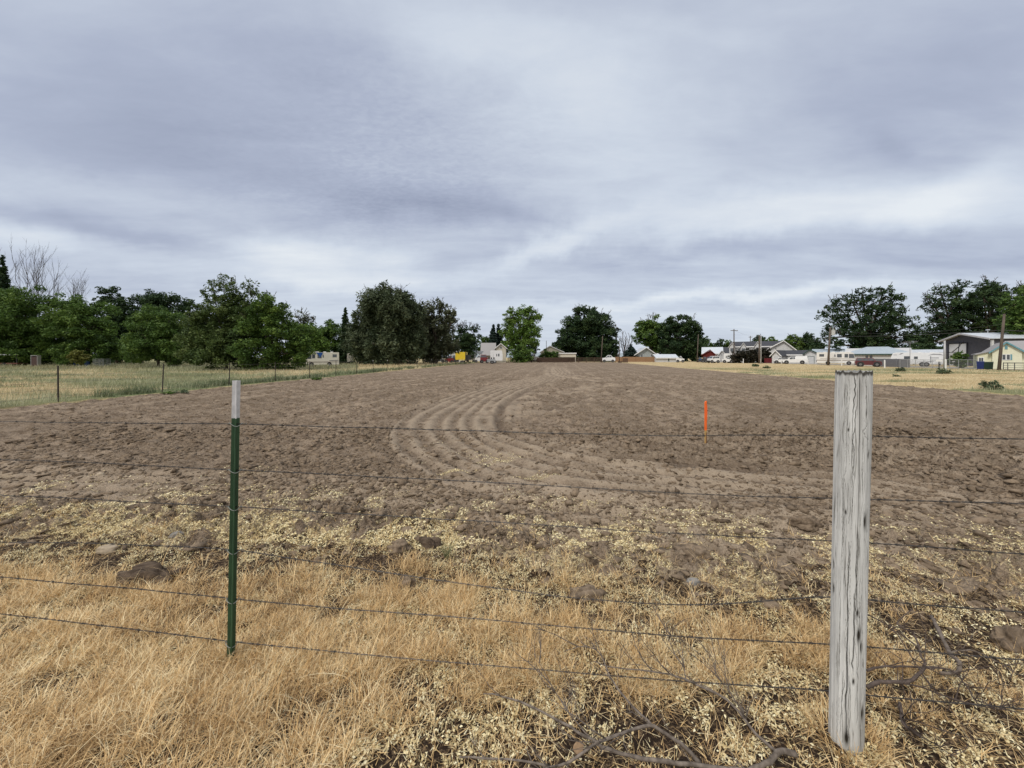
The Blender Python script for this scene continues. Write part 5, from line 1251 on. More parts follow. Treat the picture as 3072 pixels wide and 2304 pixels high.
def house(name, label, px0, px1, Y, eave, ridge, axis='x', depth=8.0, wall=WHITE, roof=DARKROOF, windows=(), doors=(), ridge_px=None, turn=0.0, group=None, trim=TRIM, over=.4, hip=0.0, cat='house', frame=None, base=0.0, chim=None):
    loc, phi, x0, x1 = place(px0, px1, Y, turn)
    o = thing(name, label, cat, loc, phi, group)
    ze, zr = ZP(eave, Y), ZP(ridge, Y); th = .16
    lx = lambda px: x0 + (px-px0)/(px1-px0)*(x1-x0)
    fr = frame or trim
    if axis == 'x':
        MB().prismx([(0, base-.1), (depth, base-.1), (depth, ze), (depth/2, zr-th), (0, ze)], x0, x1).build('wall', wall, o)
        rb = MB(); sl = (zr-ze)/(depth/2)
        for s in (-1, 1):
            ya = depth/2 + s*(depth/2+over); za = ze - sl*over
            pts = [(x0-over, depth/2, zr), (x1+over, depth/2, zr), (x1+over, ya, za), (x0-over, ya, za)]
            if hip and 1: pts = [(x0-over+hip, depth/2, zr), (x1+over-hip, depth/2, zr), (x1+over, ya, za), (x0-over, ya, za)]
            low = [(a, b, c+.02) for a, b, c in pts]; up = [(a, b, c+th) for a, b, c in pts]
            rb.add(low+up, [(3, 2, 1, 0), (4, 5, 6, 7), (0, 1, 5, 4), (1, 2, 6, 5), (2, 3, 7, 6), (3, 0, 4, 7)] if s < 0 else [(0, 1, 2, 3), (7, 6, 5, 4), (4, 5, 1, 0), (5, 6, 2, 1), (6, 7, 3, 2), (7, 4, 0, 3)])
        if hip:
            for sx, e in ((x0-over, x0-over+hip), (x1+over, x1+over-hip)):
                za = ze - sl*over
                rb.add([(sx, -over, za+th), (sx, depth+over, za+th), (e, depth/2, zr+th), (sx, -over, za), (sx, depth+over, za), (e, depth/2, zr)], [(0, 1, 2), (3, 5, 4), (0, 3, 4, 1), (1, 4, 5, 2), (2, 5, 3, 0)])
        rf = rb.build('roof', roof, o)
        za = ze - sl*over
        MB().box(x0-over-.02, x1+over+.02, -over-.07, -over-.005, za-.12, za+.17).build('fascia', trim, o)
    else:
        rx = lx(ridge_px) if ridge_px else (x0+x1)/2
        MB().prism([(x0, base-.1), (x1, base-.1), (x1, ze), (rx, zr-th), (x0, ze)], 0, depth).build('wall', wall, o)
        rb = MB(); fb = MB()
        for xe in (x0, x1):
            sg = 1 if xe > rx else -1; sl = (zr-ze)/abs(xe-rx); xo = xe + sg*over; zo = ze - sl*over
            prof = [(rx, zr+.02), (xo, zo+.02), (xo, zo+th), (rx, zr+th)]
            if sg < 0: prof = prof[::-1]
            rb.prism(prof, -over, depth+over)
            prof2 = [(rx, zr-.10), (xo + sg*.02, zo-.10), (xo + sg*.02, zo+th+.03), (rx, zr+th+.03)]
            if sg < 0: prof2 = prof2[::-1]
            fb.prism(prof2, -over-.07, -over-.005)
        rf = rb.build('roof', roof, o); fb.build('fascia', trim, o)
    if chim: 
        cx_ = lx(chim); MB().box(cx_-.35, cx_+.35, depth*.45, depth*.45+.6, zr-.4, zr+.9).build('chimney', GREYROOF, rf)
    for (a, b, t, bt, *m_) in windows:
        a, b, zt, zb = lx(a), lx(b), ZP(t, Y), ZP(bt, Y); q = .07
        fm = MB().box(a-q, b+q, -.05, -.003, zt, zt+q).box(a-q, b+q, -.05, -.003, zb-q, zb).box(a-q, a, -.05, -.003, zb, zt).box(b, b+q, -.05, -.003, zb, zt)
        if b-a > 1.2: fm.box((a+b)/2-.04, (a+b)/2+.04, -.05, -.003, zb, zt)
        w = fm.build('window', m_[0] if m_ else fr, o)
        MB().box(a, b, -.02, -.004, zb, zt).build('pane', GLASS, w)
    for (a, b, t, bt, *m_) in doors:
        a, b, zt, zb = lx(a), lx(b), ZP(t, Y), max(0, ZP(bt, Y))
        d = MB().box(a, b, -.04, -.004, zb, zt).build('garage_door' if b-a > 1.6 else 'door', m_[0] if m_ else PALEDOOR, o)
        MB().box(a-.09, a-.003, -.06, -.003, zb, zt+.09).box(b+.003, b+.09, -.06, -.003, zb, zt+.09).box(a-.003, b+.003, -.06, -.003, zt+.003, zt+.09).build('door_frame', trim, d)
    return o

HG = 'houses and barns around the field'
# far end, left to right
house('farm_house', 'small white gabled house behind the trees left of the yellow truck box', 1352, 1380, 125, 1052, 1028, 'y', 7, WHITE, DARKROOF, group=HG, windows=[(1363, 1368, 1050, 1058)])
h = house('farm_house', 'white gabled house with grey shingle roof right of the small trailer', 1487, 1518, 120, 1044, 1031, 'y', 7.5, CREAM, GREYROOF, windows=[(1500, 1506, 1041, 1046)], doors=[(1496, 1502, 1062, 1080)], group=HG)
def wing():
    Y = 126; loc, phi, x0, x1 = place(1448, 1508, Y)
    ze, zr = ZP(1063, Y), ZP(1030, Y)
    base = Vector(h.location); o = h
    # long roof slope running left of the gable, as a part of the same house
    inv = Vector(loc) - base
    mb = MB()
    mb.prismx([(0.0, 0), (9, 0), (9, ze), (4.5, zr-.1), (0, ze)], x0+inv.x, x1+inv.x-2.2)
    w = mb.build('side_wing', CREAM, o); w.location = (0, 2.2, 0)
    rb = MB()
    for a, b in ((-.7, 4.5), (9.7, 4.5)):
        rb.prismx([(a, ze-.5), (b, zr), (b, zr+.18), (a, ze-.32)], x0+inv.x-.4, x1+inv.x-2.0)
    r_ = rb.build('wing_roof', GREYROOF, o); r_.location = (0, 2.2, 0)
wing()
house('farm_house', 'low dark-roofed house behind the clipped bushes', 1622, 1690, 138, 1056, 1038, 'y', 9, CREAM, DARKROOF, ridge_px=1650, group=HG)
house('farm_house', 'house with long white metal roof behind the white coupe', 1822, 1858, 150, 1062, 1052, 'x', 8, GREYW, METROOF, group=HG)
house('farm_house', 'grey gabled house with white metal roof behind the orange board fence', 1908, 1966, 136, 1062, 1043, 'y', 9, GREYW, METROOF, ridge_px=1938, windows=[(1923, 1928, 1063, 1071), (1952, 1957, 1063, 1071)], group=HG, over=.9, turn=12)
house('shed', 'little white-roofed porch shed right of the grey gabled house', 1962, 1984, 128, 1068, 1061, 'y', 3, WHITE, METROOF, group='small sheds', cat='shed')
house('shed', 'long low white shed beside the white pickup at the far end', 1970, 2032, 122, 1073, 1064, 'x', 5, WHITE, METROOF, doors=[(2004, 2008, 1073, 1084, DARKTRIM), (2016, 2022, 1074, 1078)], group='small sheds', cat='shed', turn=20)
house('barn', 'barn with long bright metal roof above the red gable', 2108, 2166, 132, 1060, 1042, 'x', 8, WHITE, METROOF, group=HG, cat='barn')
house('barn', 'deep red gabled barn in front of the bright metal roof', 2108, 2146, 122, 1064, 1050, 'y', 7, RED, RED, ridge_px=2130, group=HG, cat='barn', trim=RED)
house('farm_house', 'small white gabled house right of the red barn', 2156, 2176, 126, 1064, 1051, 'y', 6, WHITE, GREYROOF, group=HG, windows=[(2164, 2167, 1063, 1067)])
house('farm_house', 'low house with dark grey roof left of the two-storey white house', 2168, 2196, 134, 1060, 1042, 'x', 8, GREYW, DARKROOF, group=HG)
# two-storey white house
h2 = house('farm_house', 'two-storey white house with dark shingle roof and two dormers', 2192, 2340, 118, 1039, 1024, 'x', 9, WHITE, DARKROOF, windows=[(2214, 2222, 1046, 1054), (2300, 2308, 1046, 1054)], group=HG)
def dormers():
    o = h2; Y = 118; _, _, x0, x1 = place(2192, 2340, Y); lx = lambda px: x0 + (px-2192)/148*(x1-x0)
    for a, b, top, rg in ((2188, 2206, 1041, 1028), (2224, 2240, 1042, 1029), (2266, 2284, 1041, 1026)):
        xa, xb = lx(a), lx(b); xm = (xa+xb)/2; ze, zr = ZP(top, Y), ZP(rg, Y)
        d = MB().prism([(xa, 3.0), (xb, 3.0), (xb, ze), (xm, zr-.12), (xa, ze)], -1.1, 4.3).build('dormer', WHITE, o)
        rb = MB().prism([(xm, zr+.16), (xa-.35, ze-.1), (xa-.35, ze-.26), (xm, zr)], -1.5, 4.4).prism([(xm, zr), (xb+.35, ze-.26), (xb+.35, ze-.1), (xm, zr+.16)], -1.5, 4.4)
        rb.build('dormer_roof', TRIM, d)
        MB().box(xm-.45, xm+.45, -1.14, -1.105, ze-1.3, ze-.3).build('window', GLASS, d)
dormers()
house('farm_house', 'big white gable end of the house before the green trees', 2300, 2386, 112, 1049, 1023, 'y', 12, WHITE, DARKROOF, ridge_px=2352, windows=[(2326, 2330, 1043, 1048)], group=HG, over=.7)
house('garage', 'long low white garage with black shingle roof and a gable at its left end', 2330, 2420, 98, 1064, 1052, 'x', 7, WHITE, DARKROOF, doors=[(2345, 2365, 1068, 1082)], group='garages by the road', cat='garage')
house('garage', 'narrow white gabled garage end left of the black-roofed garage', 2316, 2340, 96, 1064, 1052, 'y', 7, WHITE, DARKROOF, doors=[(2322, 2334, 1068, 1084)], group='garages by the road', cat='garage', turn=-15)
house('farm_house', 'white house with pale blue metal roof and gable behind the motorhome', 2440, 2530, 100, 1062, 1048, 'x', 8, WHITE, BLUEROOF, group=HG, trim=DARKTRIM)
house('garage', 'white gabled garage with dark trim left of the motorhome', 2414, 2452, 94, 1060, 1050, 'y', 7, WHITE, BLUEROOF, ridge_px=2430, doors=[(2424, 2442, 1070, 1092)], group='garages by the road', cat='garage', trim=DARKTRIM)
house('farm_house', 'long white house with light blue metal roof behind the maroon pickup', 2534, 2738, 84, 1062, 1041, 'x', 10, WHITE, BLUEROOF, windows=[(2600, 2609, 1066, 1075), (2613, 2622, 1066, 1075)], group=HG, trim=DARKTRIM, hip=4.0, frame=CREAM)
house('farm_house', 'low pale roofed building behind the travel trailers', 2742, 2836, 82, 1062, 1050, 'x', 7, WHITE, METROOF, group=HG)

# dark metal workshop, turned so that one long side shows
def workshop():
    Y = 70; A = Vector((XP(2836, 74), 74, 0)); B = Vector((XP(2979, 64), 64, 0))
    d = B - A; phi = math.atan2(d.y, d.x); w = d.length
    o = thing('workshop', 'dark grey metal workshop with white roll-up door and pale gable trim', 'building', A, phi)
    dark = pm('dark_ribbed_metal', (0.075, 0.076, 0.092), (0.055, 0.056, 0.07), 2, .55, wave=('X', 1.6, .03, 'SIN')); blk = pm('black_steel_frame', (0.02, 0.022, 0.03), None, 9, .5)
    ze0 = 1.6 + (HY-1021)*70/F; ze = 4.75; zr = 5.85; D = 19; th = .14
    rx = w*.44
    MB().prism([(0, -.1), (w, -.1), (w, ze), (rx, zr), (0, ze)], 0, D).build('wall', dark, o)
    rb = MB()
    for xe, sg in ((0, -1), (w, 1)):
        sl = (zr-ze)/abs(xe-rx); xo = xe+sg*.5; zo = ze-sl*.5
        prof = [(rx, zr+.03), (xo, zo+.03), (xo, zo+th), (rx, zr+th)]
        rb.prism(prof if sg > 0 else prof[::-1], -.7, D+.4)
    rb.build('roof', METROOF, o)
    fb = MB()
    for xe, sg in ((0, -1), (w, 1)):
        sl = (zr-ze)/abs(xe-rx); xo = xe+sg*.52; zo = ze-sl*.52
        prof = [(rx, zr-.1), (xo, zo-.1), (xo, zo+th+.03), (rx, zr+th+.03)]
        fb.prism(prof if sg > 0 else prof[::-1], -.8, -.705)
    fb.build('fascia', pm('pale_trim', (.5, .5, .52), None, 3, .6), o)
    g = MB().box(w*.10, w*.49, -.06, -.004, 0, 4.1).build('garage_door', pm('white_roll_up_door', (0.66, 0.68, 0.70), (0.58, 0.60, 0.62), 2, .6, wave=('Z', .35, .03)), o)
    fr = MB().box(w*.08, w*.10-.003, -.12, -.003, 0, 4.3).box(w*.49+.003, w*.51, -.12, -.003, 0, 4.3).box(w*.10, w*.49, -.12, -.003, 4.103, 4.3)
    fr.build('door_frame', blk, g)
    sf = MB(); sf.box(w*.12, w*.52, -1.6, -1.5, 2.45, 2.55).box(w*.12, w*.135, -1.6, -1.5, 0, 2.5).box(0, w*.6, -1.2, -1.05, 4.35, 4.5)
    sf.tube([(w*.40, -1.5, 2.5), (w*.55, -1.3, 3.7)], .07, 5); sf.tube([(w*.52, -1.1, 3.9), (w*.60, -1.1, 4.4)], .07, 5); sf.tube([(w*.505, -1.55, 0), (w*.505, -1.1, 4.4)], .06, 5)
    sf.build('steel_frame', blk, o)
    MB().box(w-.08, w+.22, -.30, -.003, 0, ze-.2).build('downpipe', pm('pale_pipe', (.55, .56, .57), None, 3, .5), o)
    MB().tube([(w*.46, 3, zr+.1), (w*.46, 3, zr+.55)], .05, 6).box(w*.46-.18, w*.46+.18, 2.82, 3.18, zr+.55, zr+.72).build('roof_vent', METROOF, o)
workshop()
# yellow house with lean-to
def yellow_house():
    Y = 50; loc, phi, x0, x1 = place(2977, 3066, Y, 6)
    o = thing('yellow_house', 'pale yellow clapboard house with turquoise shutters and grey roof', 'house', loc, phi)
    yel = pm('yellow_clapboard', (0.74, 0.73, 0.56), (0.67, 0.66, 0.50), 3, .7, wave=('Z', 1.05, .03)); tq = pm('turquoise_paint', (0.14, 0.30, 0.34), (0.11, 0.25, 0.29), 5, .6)
    lx = lambda px: x0 + (px-2977)/89*(x1-x0); z = lambda py: ZP(py, Y)
    rx = lx(3020); ze, zr = z(1053), z(1028); D = 9
    MB().prism([(x0, -.1), (x1, -.1), (x1, ze), (rx, zr-.1), (x0, ze)], 0, D).build('wall', yel, o)
    MB().box(x1+.003, x1+6, 0.6, D, -.1, ze).build('side_wing', yel, o)
    rb = MB(); t = .14
    for xe, sg in ((x0, -1), (x1, 1)):
        sl = (zr-ze)/abs(xe-rx); xo = xe+sg*.3; zo = ze-sl*.3; pr = [(rx, zr+.02), (xo, zo+.02), (xo, zo+t), (rx, zr+t)]
        rb.prism(pr if sg > 0 else pr[::-1], -.25, D+.3)
    rb.prismx([(.1, ze-.05), (D/2, zr+.2), (D/2, zr+.34), (.1, ze+.09)], rx+.3, x1+6.3); rb.prismx([(D/2, zr+.34), (D/2, zr+.2), (D+.3, ze-.05), (D+.3, ze+.09)][::-1], rx+.3, x1+6.3)
    rb.build('roof', GREYROOF, o)
    fb = MB()
    for xe, sg in ((x0, -1), (x1, 1)):
        sl = (zr-ze)/abs(xe-rx); xo = xe+sg*.32; zo = ze-sl*.32; pr = [(rx, zr-.06), (xo, zo-.06), (xo, zo+t+.02), (rx, zr+t+.02)]
        fb.prism(pr if sg > 0 else pr[::-1], -.32, -.255)
    fb.build('fascia', tq, o)
    def win(a, b, tp, bt, y=0.0, par=o, fr=TRIM):
        a, b, zt, zb = lx(a), lx(b), z(tp), z(bt); q = .07; y0 = y-.05
        m = MB().box(a-q, b+q, y0, y-.003, zt, zt+q).box(a-q, b+q, y0, y-.003, zb-q, zb).box(a-q, a, y0, y-.003, zb, zt).box(b, b+q, y0, y-.003, zb, zt).box((a+b)/2-.05, (a+b)/2+.05, y0, y-.003, zb, zt).build('window', fr, par)
        MB().box(a, b, y-.02, y-.004, zb, zt).build('pane', GLASS, m)
    win(3008, 3030, 1064, 1079)
    for a, b in ((3000.5, 3006.5), (3031.5, 3037)): MB().box(lx(a), lx(b), -.05, -.003, z(1080), z(1063)).build('shutter', tq, o)
    MB().box(lx(3015), lx(3023.5), -.05, -.003, z(1048), z(1036)).build('gable_vent', tq, o)
    # lean-to at the left
    xl = lx(2932)
    leanto = MB().prism([(xl, -.1), (x0-.003, -.1), (x0-.003, z(1054)), (xl, z(1063))], .5, 6).build('lean_to', pm('pale_yellow_boards', (0.70, 0.69, 0.50), (0.63, 0.62, 0.44), 3, .7), o)
    rl = MB().prism([(xl-.2, z(1064.5)), (x0-.003, z(1054)), (x0-.003, z(1052.5)), (xl-.2, z(1062))], .25, 6.2).build('lean_to_roof', GREYROOF, o)
    w = MB().box(lx(2936)-.07, lx(2950)+.07, .44, .497, z(1089)-.07, z(1073)+.07).build('window', TRIM, leanto)
    for a, b in ((2936.3, 2942.4), (2943.6, 2949.7)): MB().box(lx(a), lx(b), .42, .437, z(1088.5), z(1073.5)).build('pane', GLASS, leanto)
yellow_house()

# long open shed at the far end, white topped
def open_shed():
    Y = 128; loc, phi, x0, x1 = place(1660, 1728, Y)
    o = thing('open_shed', 'long open-fronted shed with white-edged flat roof behind the rail fence', 'shed', loc, phi)
    z = lambda py: ZP(py, Y)
    MB().box(x0-.2, x1+.2, -.3, 4, z(1061.5), z(1058.5)).build('roof', TRIM, o)
    MB().box(x0, x1, 0, .2, z(1071.5), z(1061.5)-.004).build('wall', CREAM, o)
    for x in (x0, x0+(x1-x0)*.96): MB().box(x, x+.25, 0, .25, -.1, z(1071.5)-.004).build('post', CREAM, o)
    MB().box(x0, x1, 3.8, 4.0, -.1, z(1061.5)-.004).build('back_wall', pm('brown_shed_wall', (0.10, 0.07, 0.05), None, 4), o)
open_shed()

# ------------------------------------------------------------ vehicles
RUB = pm('tyre_rubber', (0.02, 0.02, 0.021), (0.03, 0.03, 0.03), 9, .9); RIM = pm('wheel_metal', (0.22, 0.22, 0.23), (0.16, 0.16, 0.17), 9, .35, metal=.7)
BLACKP = pm('black_plastic', (0.03, 0.03, 0.032), (0.045, 0.045, 0.047), 9, .6); LAMPM = pm('lamp_lens', (0.55, 0.55, 0.52), (0.45, 0.45, 0.42), 9, .2); TAILM = pm('red_tail_lens', (0.35, 0.02, 0.015), (0.25, .015, .012), 9, .3)
def paint(n, c): return pm(n, c, tuple(v*.9 for v in c), 1.5, .28, spec=.6)
PW = paint('white_car_paint', (0.72, 0.73, 0.74)); PMAR = paint('maroon_car_paint', (0.085, 0.011, 0.016)); PRED = paint('red_car_paint', (0.17, 0.014, 0.018)); PBLK = paint('dark_car_paint', (0.035, 0.037, 0.045)); PSIL = paint('silver_car_paint', (0.38, 0.40, 0.42)); PBLU = paint('dark_blue_car_paint', (0.03, 0.05, 0.13)); PBEI = paint('beige_motorhome_paint', (0.62, 0.59, 0.52)); PRV = paint('off_white_motorhome_paint', (0.70, 0.69, 0.66)); PYEL = paint('yellow_box_paint', (0.80, 0.58, 0.05))
PROF = {   # x 0 front .. 1 rear, z 0..1 of height
 'suv': ([(0, .2), (0, .52), (.03, .6), (.22, .66), (.31, .97), (.35, 1), (.93, 1), (.985, .66), (1, .58), (1, .2)], [[(.27, .68), (.34, .94), (.50, .94), (.50, .68)], [(.52, .68), (.52, .94), (.70, .94), (.70, .68)], [(.72, .68), (.72, .94), (.91, .94), (.95, .68)]], (.18, .80)),
 'car': ([(0, .2), (0, .48), (.04, .58), (.27, .66), (.40, .96), (.46, 1), (.66, 1), (.82, .70), (.98, .64), (1, .55), (1, .2)], [[(.33, .68), (.43, .93), (.55, .94), (.55, .68)], [(.57, .68), (.57, .94), (.66, .93), (.77, .69)]], (.18, .81)),
 'pickup': ([(0, .22), (0, .56), (.02, .61), (.24, .66), (.33, .97), (.37, 1), (.54, 1), (.585, .66), (1, .66), (1, .22)], [[(.29, .68), (.35, .93), (.44, .94), (.44, .68)], [(.455, .68), (.455, .94), (.53, .94), (.56, .68)]], (.17, .78)),
 'canopy': ([(0, .2), (0, .50), (.02, .55), (.22, .60), (.30, .88), (.34, .90), (.50, .90), (.53, 1), (.97, 1), (1, .6), (1, .2)], [[(.265, .62), (.32, .84), (.41, .85), (.41, .62)], [(.425, .62), (.425, .85), (.49, .85), (.50, .62)]], (.155, .78)),
 'motorhome': ([(0, .14), (0, .42), (.012, .50), (.035, .86), (.07, .93), (.12, .95), (1, .95), (1, .14)], [[(.02, .52), (.04, .82), (.16, .82), (.16, .52)], [(.18, .55), (.18, .82), (.27, .82), (.27, .55)], [(.34, .56), (.34, .82), (.46, .82), (.46, .56)], [(.50, .6), (.50, .78), (.53, .78), (.53, .6)], [(.80, .62), (.80, .82), (.93, .82), (.93, .62)]], (.16, .70)),
 'trailer': ([(.02, .20), (0, .34), (0, .62), (.045, .93), (.09, .97), (.97, .97), (1, .93), (1, .20)], [[(.26, .52), (.26, .72), (.37, .72), (.37, .52)], [(.45, .52), (.45, .70), (.52, .70), (.52, .52)], [(.75, .25), (.75, .72), (.76, .72), (.76, .25)]], (.60, .68)),
 'box': ([(0, .32), (0, 1), (1, 1), (1, .32)], [], (.55, .68)),
}
def vehicle(name, label, cat, kind, px0, px1, Y, top, mat, flip=False, turn=0.0, group=None, W=2.0, stripes=(), extras=None, wheel=.36, win=GLASS):
    loc, phi, x0, x1 = place(px0, px1, Y, turn)
    loc = (loc[0], loc[1], .08)
    o = thing(name, label, cat, loc, phi, group)
    Lg = x1-x0; Hh = ZP(top, Y)
    prof, wins, axles = PROF[kind]
    fx = (lambda u: x1 - u*Lg) if flip else (lambda u: x0 + u*Lg)
    tumb = .0 if kind in ('motorhome', 'trailer', 'box') else .34
    def side(zn): return max(0.0, zn-.64)*tumb
    P = [(fx(u), v*Hh) for u, v in prof]
    ya = lambda x, z: side(z/Hh); yb = lambda x, z: W - side(z/Hh)
    if not flip: P = P[::-1]
    MB().prism(P, ya, yb).build('body', mat, o)
    for w in wins:
        pts = [(fx(u), v*Hh) for u, v in w]
        if not flip: pts = pts[::-1]
        MB().prism(pts, lambda x, z: ya(x, z)-.012, lambda x, z: ya(x, z)-.002).build('window', win, o); MB().prism(pts, lambda x, z: yb(x, z)+.002, lambda x, z: yb(x, z)+.012).build('window', win, o)
    if kind in ('suv', 'car', 'pickup', 'canopy'):        # windscreen on the sloping front
        a = [q for q in prof if q[1] > .58 and q[0] < .5]; (u0, v0), (u1, v1) = (prof[3], prof[4]) if kind != 'car' else (prof[3], prof[4])
        mb = MB(); e = .012*(1 if flip else -1)
        ps = [(fx(u0)+e*2, .16, v0*Hh+.05), (fx(u0)+e*2, W-.16, v0*Hh+.05), (fx(u1)+e*2, W-.24, v1*Hh-.03), (fx(u1)+e*2, .24, v1*Hh-.03)]
        mb.add(ps + [(x-e*1.2, y, z) for x, y, z in ps], [(0, 1, 2, 3), (7, 6, 5, 4), (0, 4, 5, 1), (1, 5, 6, 2), (2, 6, 7, 3), (3, 7, 4, 0)]); mb.build('windscreen', win, o)
        for yy in (-.16, W+.02): MB().box(min(fx(.31), fx(.34)), max(fx(.31), fx(.34)), yy, yy+.14, .64*Hh, .72*Hh).build('mirror', BLACKP, o)
    if kind == 'motorhome':
        mb = MB(); e = -.02 if not flip else .02
        mb.add([(fx(.012)+e, .15, .52*Hh), (fx(.012)+e, W-.15, .52*Hh), (fx(.034)+e, W-.15, .84*Hh), (fx(.034)+e, .15, .84*Hh)], [(0, 1, 2, 3)]); mb.build('windscreen', win, o)
    if kind in ('suv', 'car', 'pickup', 'canopy'):
        for u in axles:
            for yy in (-.004, W-.006): MB().cyl((fx(u), yy+.005, wheel*1.06), wheel*1.22, (0, 1, 0), .014, 18).build('wheel_arch', BLACKP, o)
    for u in axles:
        for yy in (-.02, W-.20):
            w = MB().cyl((fx(u), yy+.11, wheel), wheel, (0, 1, 0), .22, 18).build('wheel', RUB, o)
            MB().cyl((fx(u), yy+.11, wheel), wheel*.52, (0, 1, 0), .235, 14).build('rim', RIM, w)
    if kind not in ('trailer', 'box'):
        for yy in (.12, W-.42):
            xs = sorted((fx(0)+(.02 if flip else -.02), fx(.02))); MB().box(xs[0], xs[1], yy, yy+.3, .42*Hh if kind != 'motorhome' else .3*Hh, .5*Hh if kind != 'motorhome' else .36*Hh).build('headlight', LAMPM, o)
            xs = sorted((fx(1)+(-.02 if flip else .02), fx(.985))); MB().box(xs[0], xs[1], yy, yy+.22, .44*Hh, .58*Hh).build('tail_light', TAILM, o)
        for u in (0, 1):
            s = (-1 if u == 0 else 1)*(-1 if flip else 1); xs = sorted((fx(u)+s*.10, fx(u)-s*.05)); MB().box(xs[0], xs[1], .03, W-.03, .20*Hh, .33*Hh).build('bumper', BLACKP if mat is not PMAR else RIM, o)
    else:
        s = 1 if flip else -1
        MB().tube([(fx(0), W*.2, .5), (fx(0)+s*1.2, W/2, .48), (fx(0), W*.8, .5)], .05, 5).tube([(fx(0)+s*1.0, W/2, .48), (fx(0)+s*1.0, W/2, .02)], .04, 5).build('tow_bar', BLACKP, o)
    for (pts, m_) in stripes:
        q = [(fx(u), v*Hh) for u, v in pts]
        if not flip: q = q[::-1]
        MB().prism(q, -.016, -.013 + 0*1).prism(q, W+.013, W+.016).build('stripe', m_, o)
    if extras: extras(o, fx, Hh, W)
    return o

BROWN = pm('brown_stripe_paint', (0.12, 0.07, 0.045), None, 5, .5); SWOOSH = pm('grey_swoosh_decal', (0.16, 0.16, 0.18), None, 5, .5); BTARP = pm('blue_tarp', (0.02, 0.08, 0.30), (0.015, 0.06, 0.22), 5, .6)
def rv_roof(o, fx, Hh, W):
    for u in (.30, .52, .74):
        xs = sorted((fx(u), fx(u+.08))); MB().box(xs[0], xs[1], W*.3, W*.7, .951*Hh, 1.0*Hh).build('roof_vent', TRIM, o)
    xs = sorted((fx(.10), fx(.34))); MB().box(xs[0], xs[1], .1, W-.1, .951*Hh, .985*Hh).build('roof_pod', TRIM, o)
CG2 = 'vehicles parked around the field'
def tarp(o, fx, Hh, W):
    rv_roof(o, fx, Hh, W)
    MB().prism([(fx(.50), .93*Hh), (fx(.28), .93*Hh), (fx(.36), .80*Hh), (fx(.42), .60*Hh), (fx(.48), .78*Hh)], -.06, -.02).build('blue_tarp', BTARP, o)
vehicle('motorhome', 'cream motorhome with a blue tarp hung over its side, parked left of the great willow', 'motorhome', 'motorhome', 918, 1017, 62, 1056, PBEI, group='motorhomes', W=2.4, wheel=.37, stripes=[([(.02, .30), (.02, .33), (.98, .33), (.98, .30)], BROWN), ([(.70, .38), (.70, .42), (.98, .44), (.98, .40)], SWOOSH)], extras=tarp)
vehicle('camper', 'small faded white camper half hidden between the motorhome and the great willow', 'trailer', 'trailer', 1041, 1060, 84, 1060, PBEI, group='trailers', W=2.2)
vehicle('parked_van', 'light van parked in the shade under the shaggy tree', 'van', 'suv', 1290, 1302, 100, 1068, PSIL, group=CG2, turn=40)
vehicle('parked_car', 'dark green and silver estate car parked left of the red car', 'car', 'suv', 1304, 1334, 104, 1070, PSIL, group=CG2, flip=True)
vehicle('parked_car', 'red car with pale bonnet parked left of the yellow truck box', 'car', 'car', 1334, 1361, 102, 1069, PRED, group=CG2)
vehicle('parked_pickup', 'dark pickup just left of the yellow truck box', 'pickup', 'pickup', 1353, 1376, 108, 1067, PBLK, group=CG2, turn=15)
def yb(o, fx, Hh, W):
    MB().box(fx(1)-.004, fx(1)+.9, .2, W-.2, .3*Hh, .75*Hh).build('loading_rack', BLACKP, o)
    MB().box(fx(0.9), fx(1)+.02, -.03, -.014, .22*Hh, .98*Hh).build('corner_post', BLACKP, o)
vehicle('box_trailer', 'bright yellow box trailer with a black rack on its right end', 'trailer', 'box', 1366, 1399, 96, 1057, PYEL, group='trailers', W=2.3, extras=yb, turn=-8)
vehicle('camper', 'low white camper right of the yellow box trailer', 'trailer', 'trailer', 1412, 1426, 112, 1058, PW, group='trailers', W=2.0)
def carport():
    Y = 114; loc, phi, x0, x1 = place(1424, 1452, Y); z = lambda py: ZP(py, Y)
    o = thing('carport', 'white-roofed carport left of the white gabled house', 'carport', loc, phi)
    MB().prism([(x0, z(1061)), (x1-.6, z(1061)), (x1, z(1053)), (x0+.6, z(1053))], -.2, 5).build('roof', METROOF, o)
    for x in (x0+.2, x1-.8):
        for y in (0, 4.6): MB().box(x, x+.1, y, y+.1, -.1, z(1061)-.003).build('post', TRIM, o)
carport()
vehicle('parked_car', 'white car under the carport', 'car', 'car', 1424, 1448, 110, 1066, PW, group=CG2)
vehicle('parked_car', 'dark red hatchback beside the small white trailer', 'car', 'suv', 1441, 1466, 104, 1065, PRED, group=CG2, flip=True)
vehicle('camper', 'tall white fifth-wheel trailer in front of the white gabled house', 'trailer', 'trailer', 1471, 1508, 100, 1051, PW, group='trailers', W=2.4, flip=True)
def flatbed(o, fx, Hh, W):
    for u in (.15, .45, .75): xs = sorted((fx(u), fx(u+.16))); MB().box(xs[0], xs[1], .3, W-.3, Hh*1.003, Hh*1.35).build('crate', BLACKP, o)
vehicle('utility_trailer', 'low grey loaded utility trailer at the corner of the field', 'trailer', 'box', 1461, 1486, 92, 1078, PSIL, group='trailers', W=1.8, extras=flatbed)
vehicle('parked_pickup', 'white pickup seen end-on beyond the rail fence, right of the round bush', 'pickup', 'pickup', 1594, 1616, 132, 1062, PW, group=CG2, turn=25)
vehicle('parked_car', 'white two-door coupe by the leaning pole at the far end', 'car', 'car', 1806, 1846, 122, 1066, PW, group=CG2)
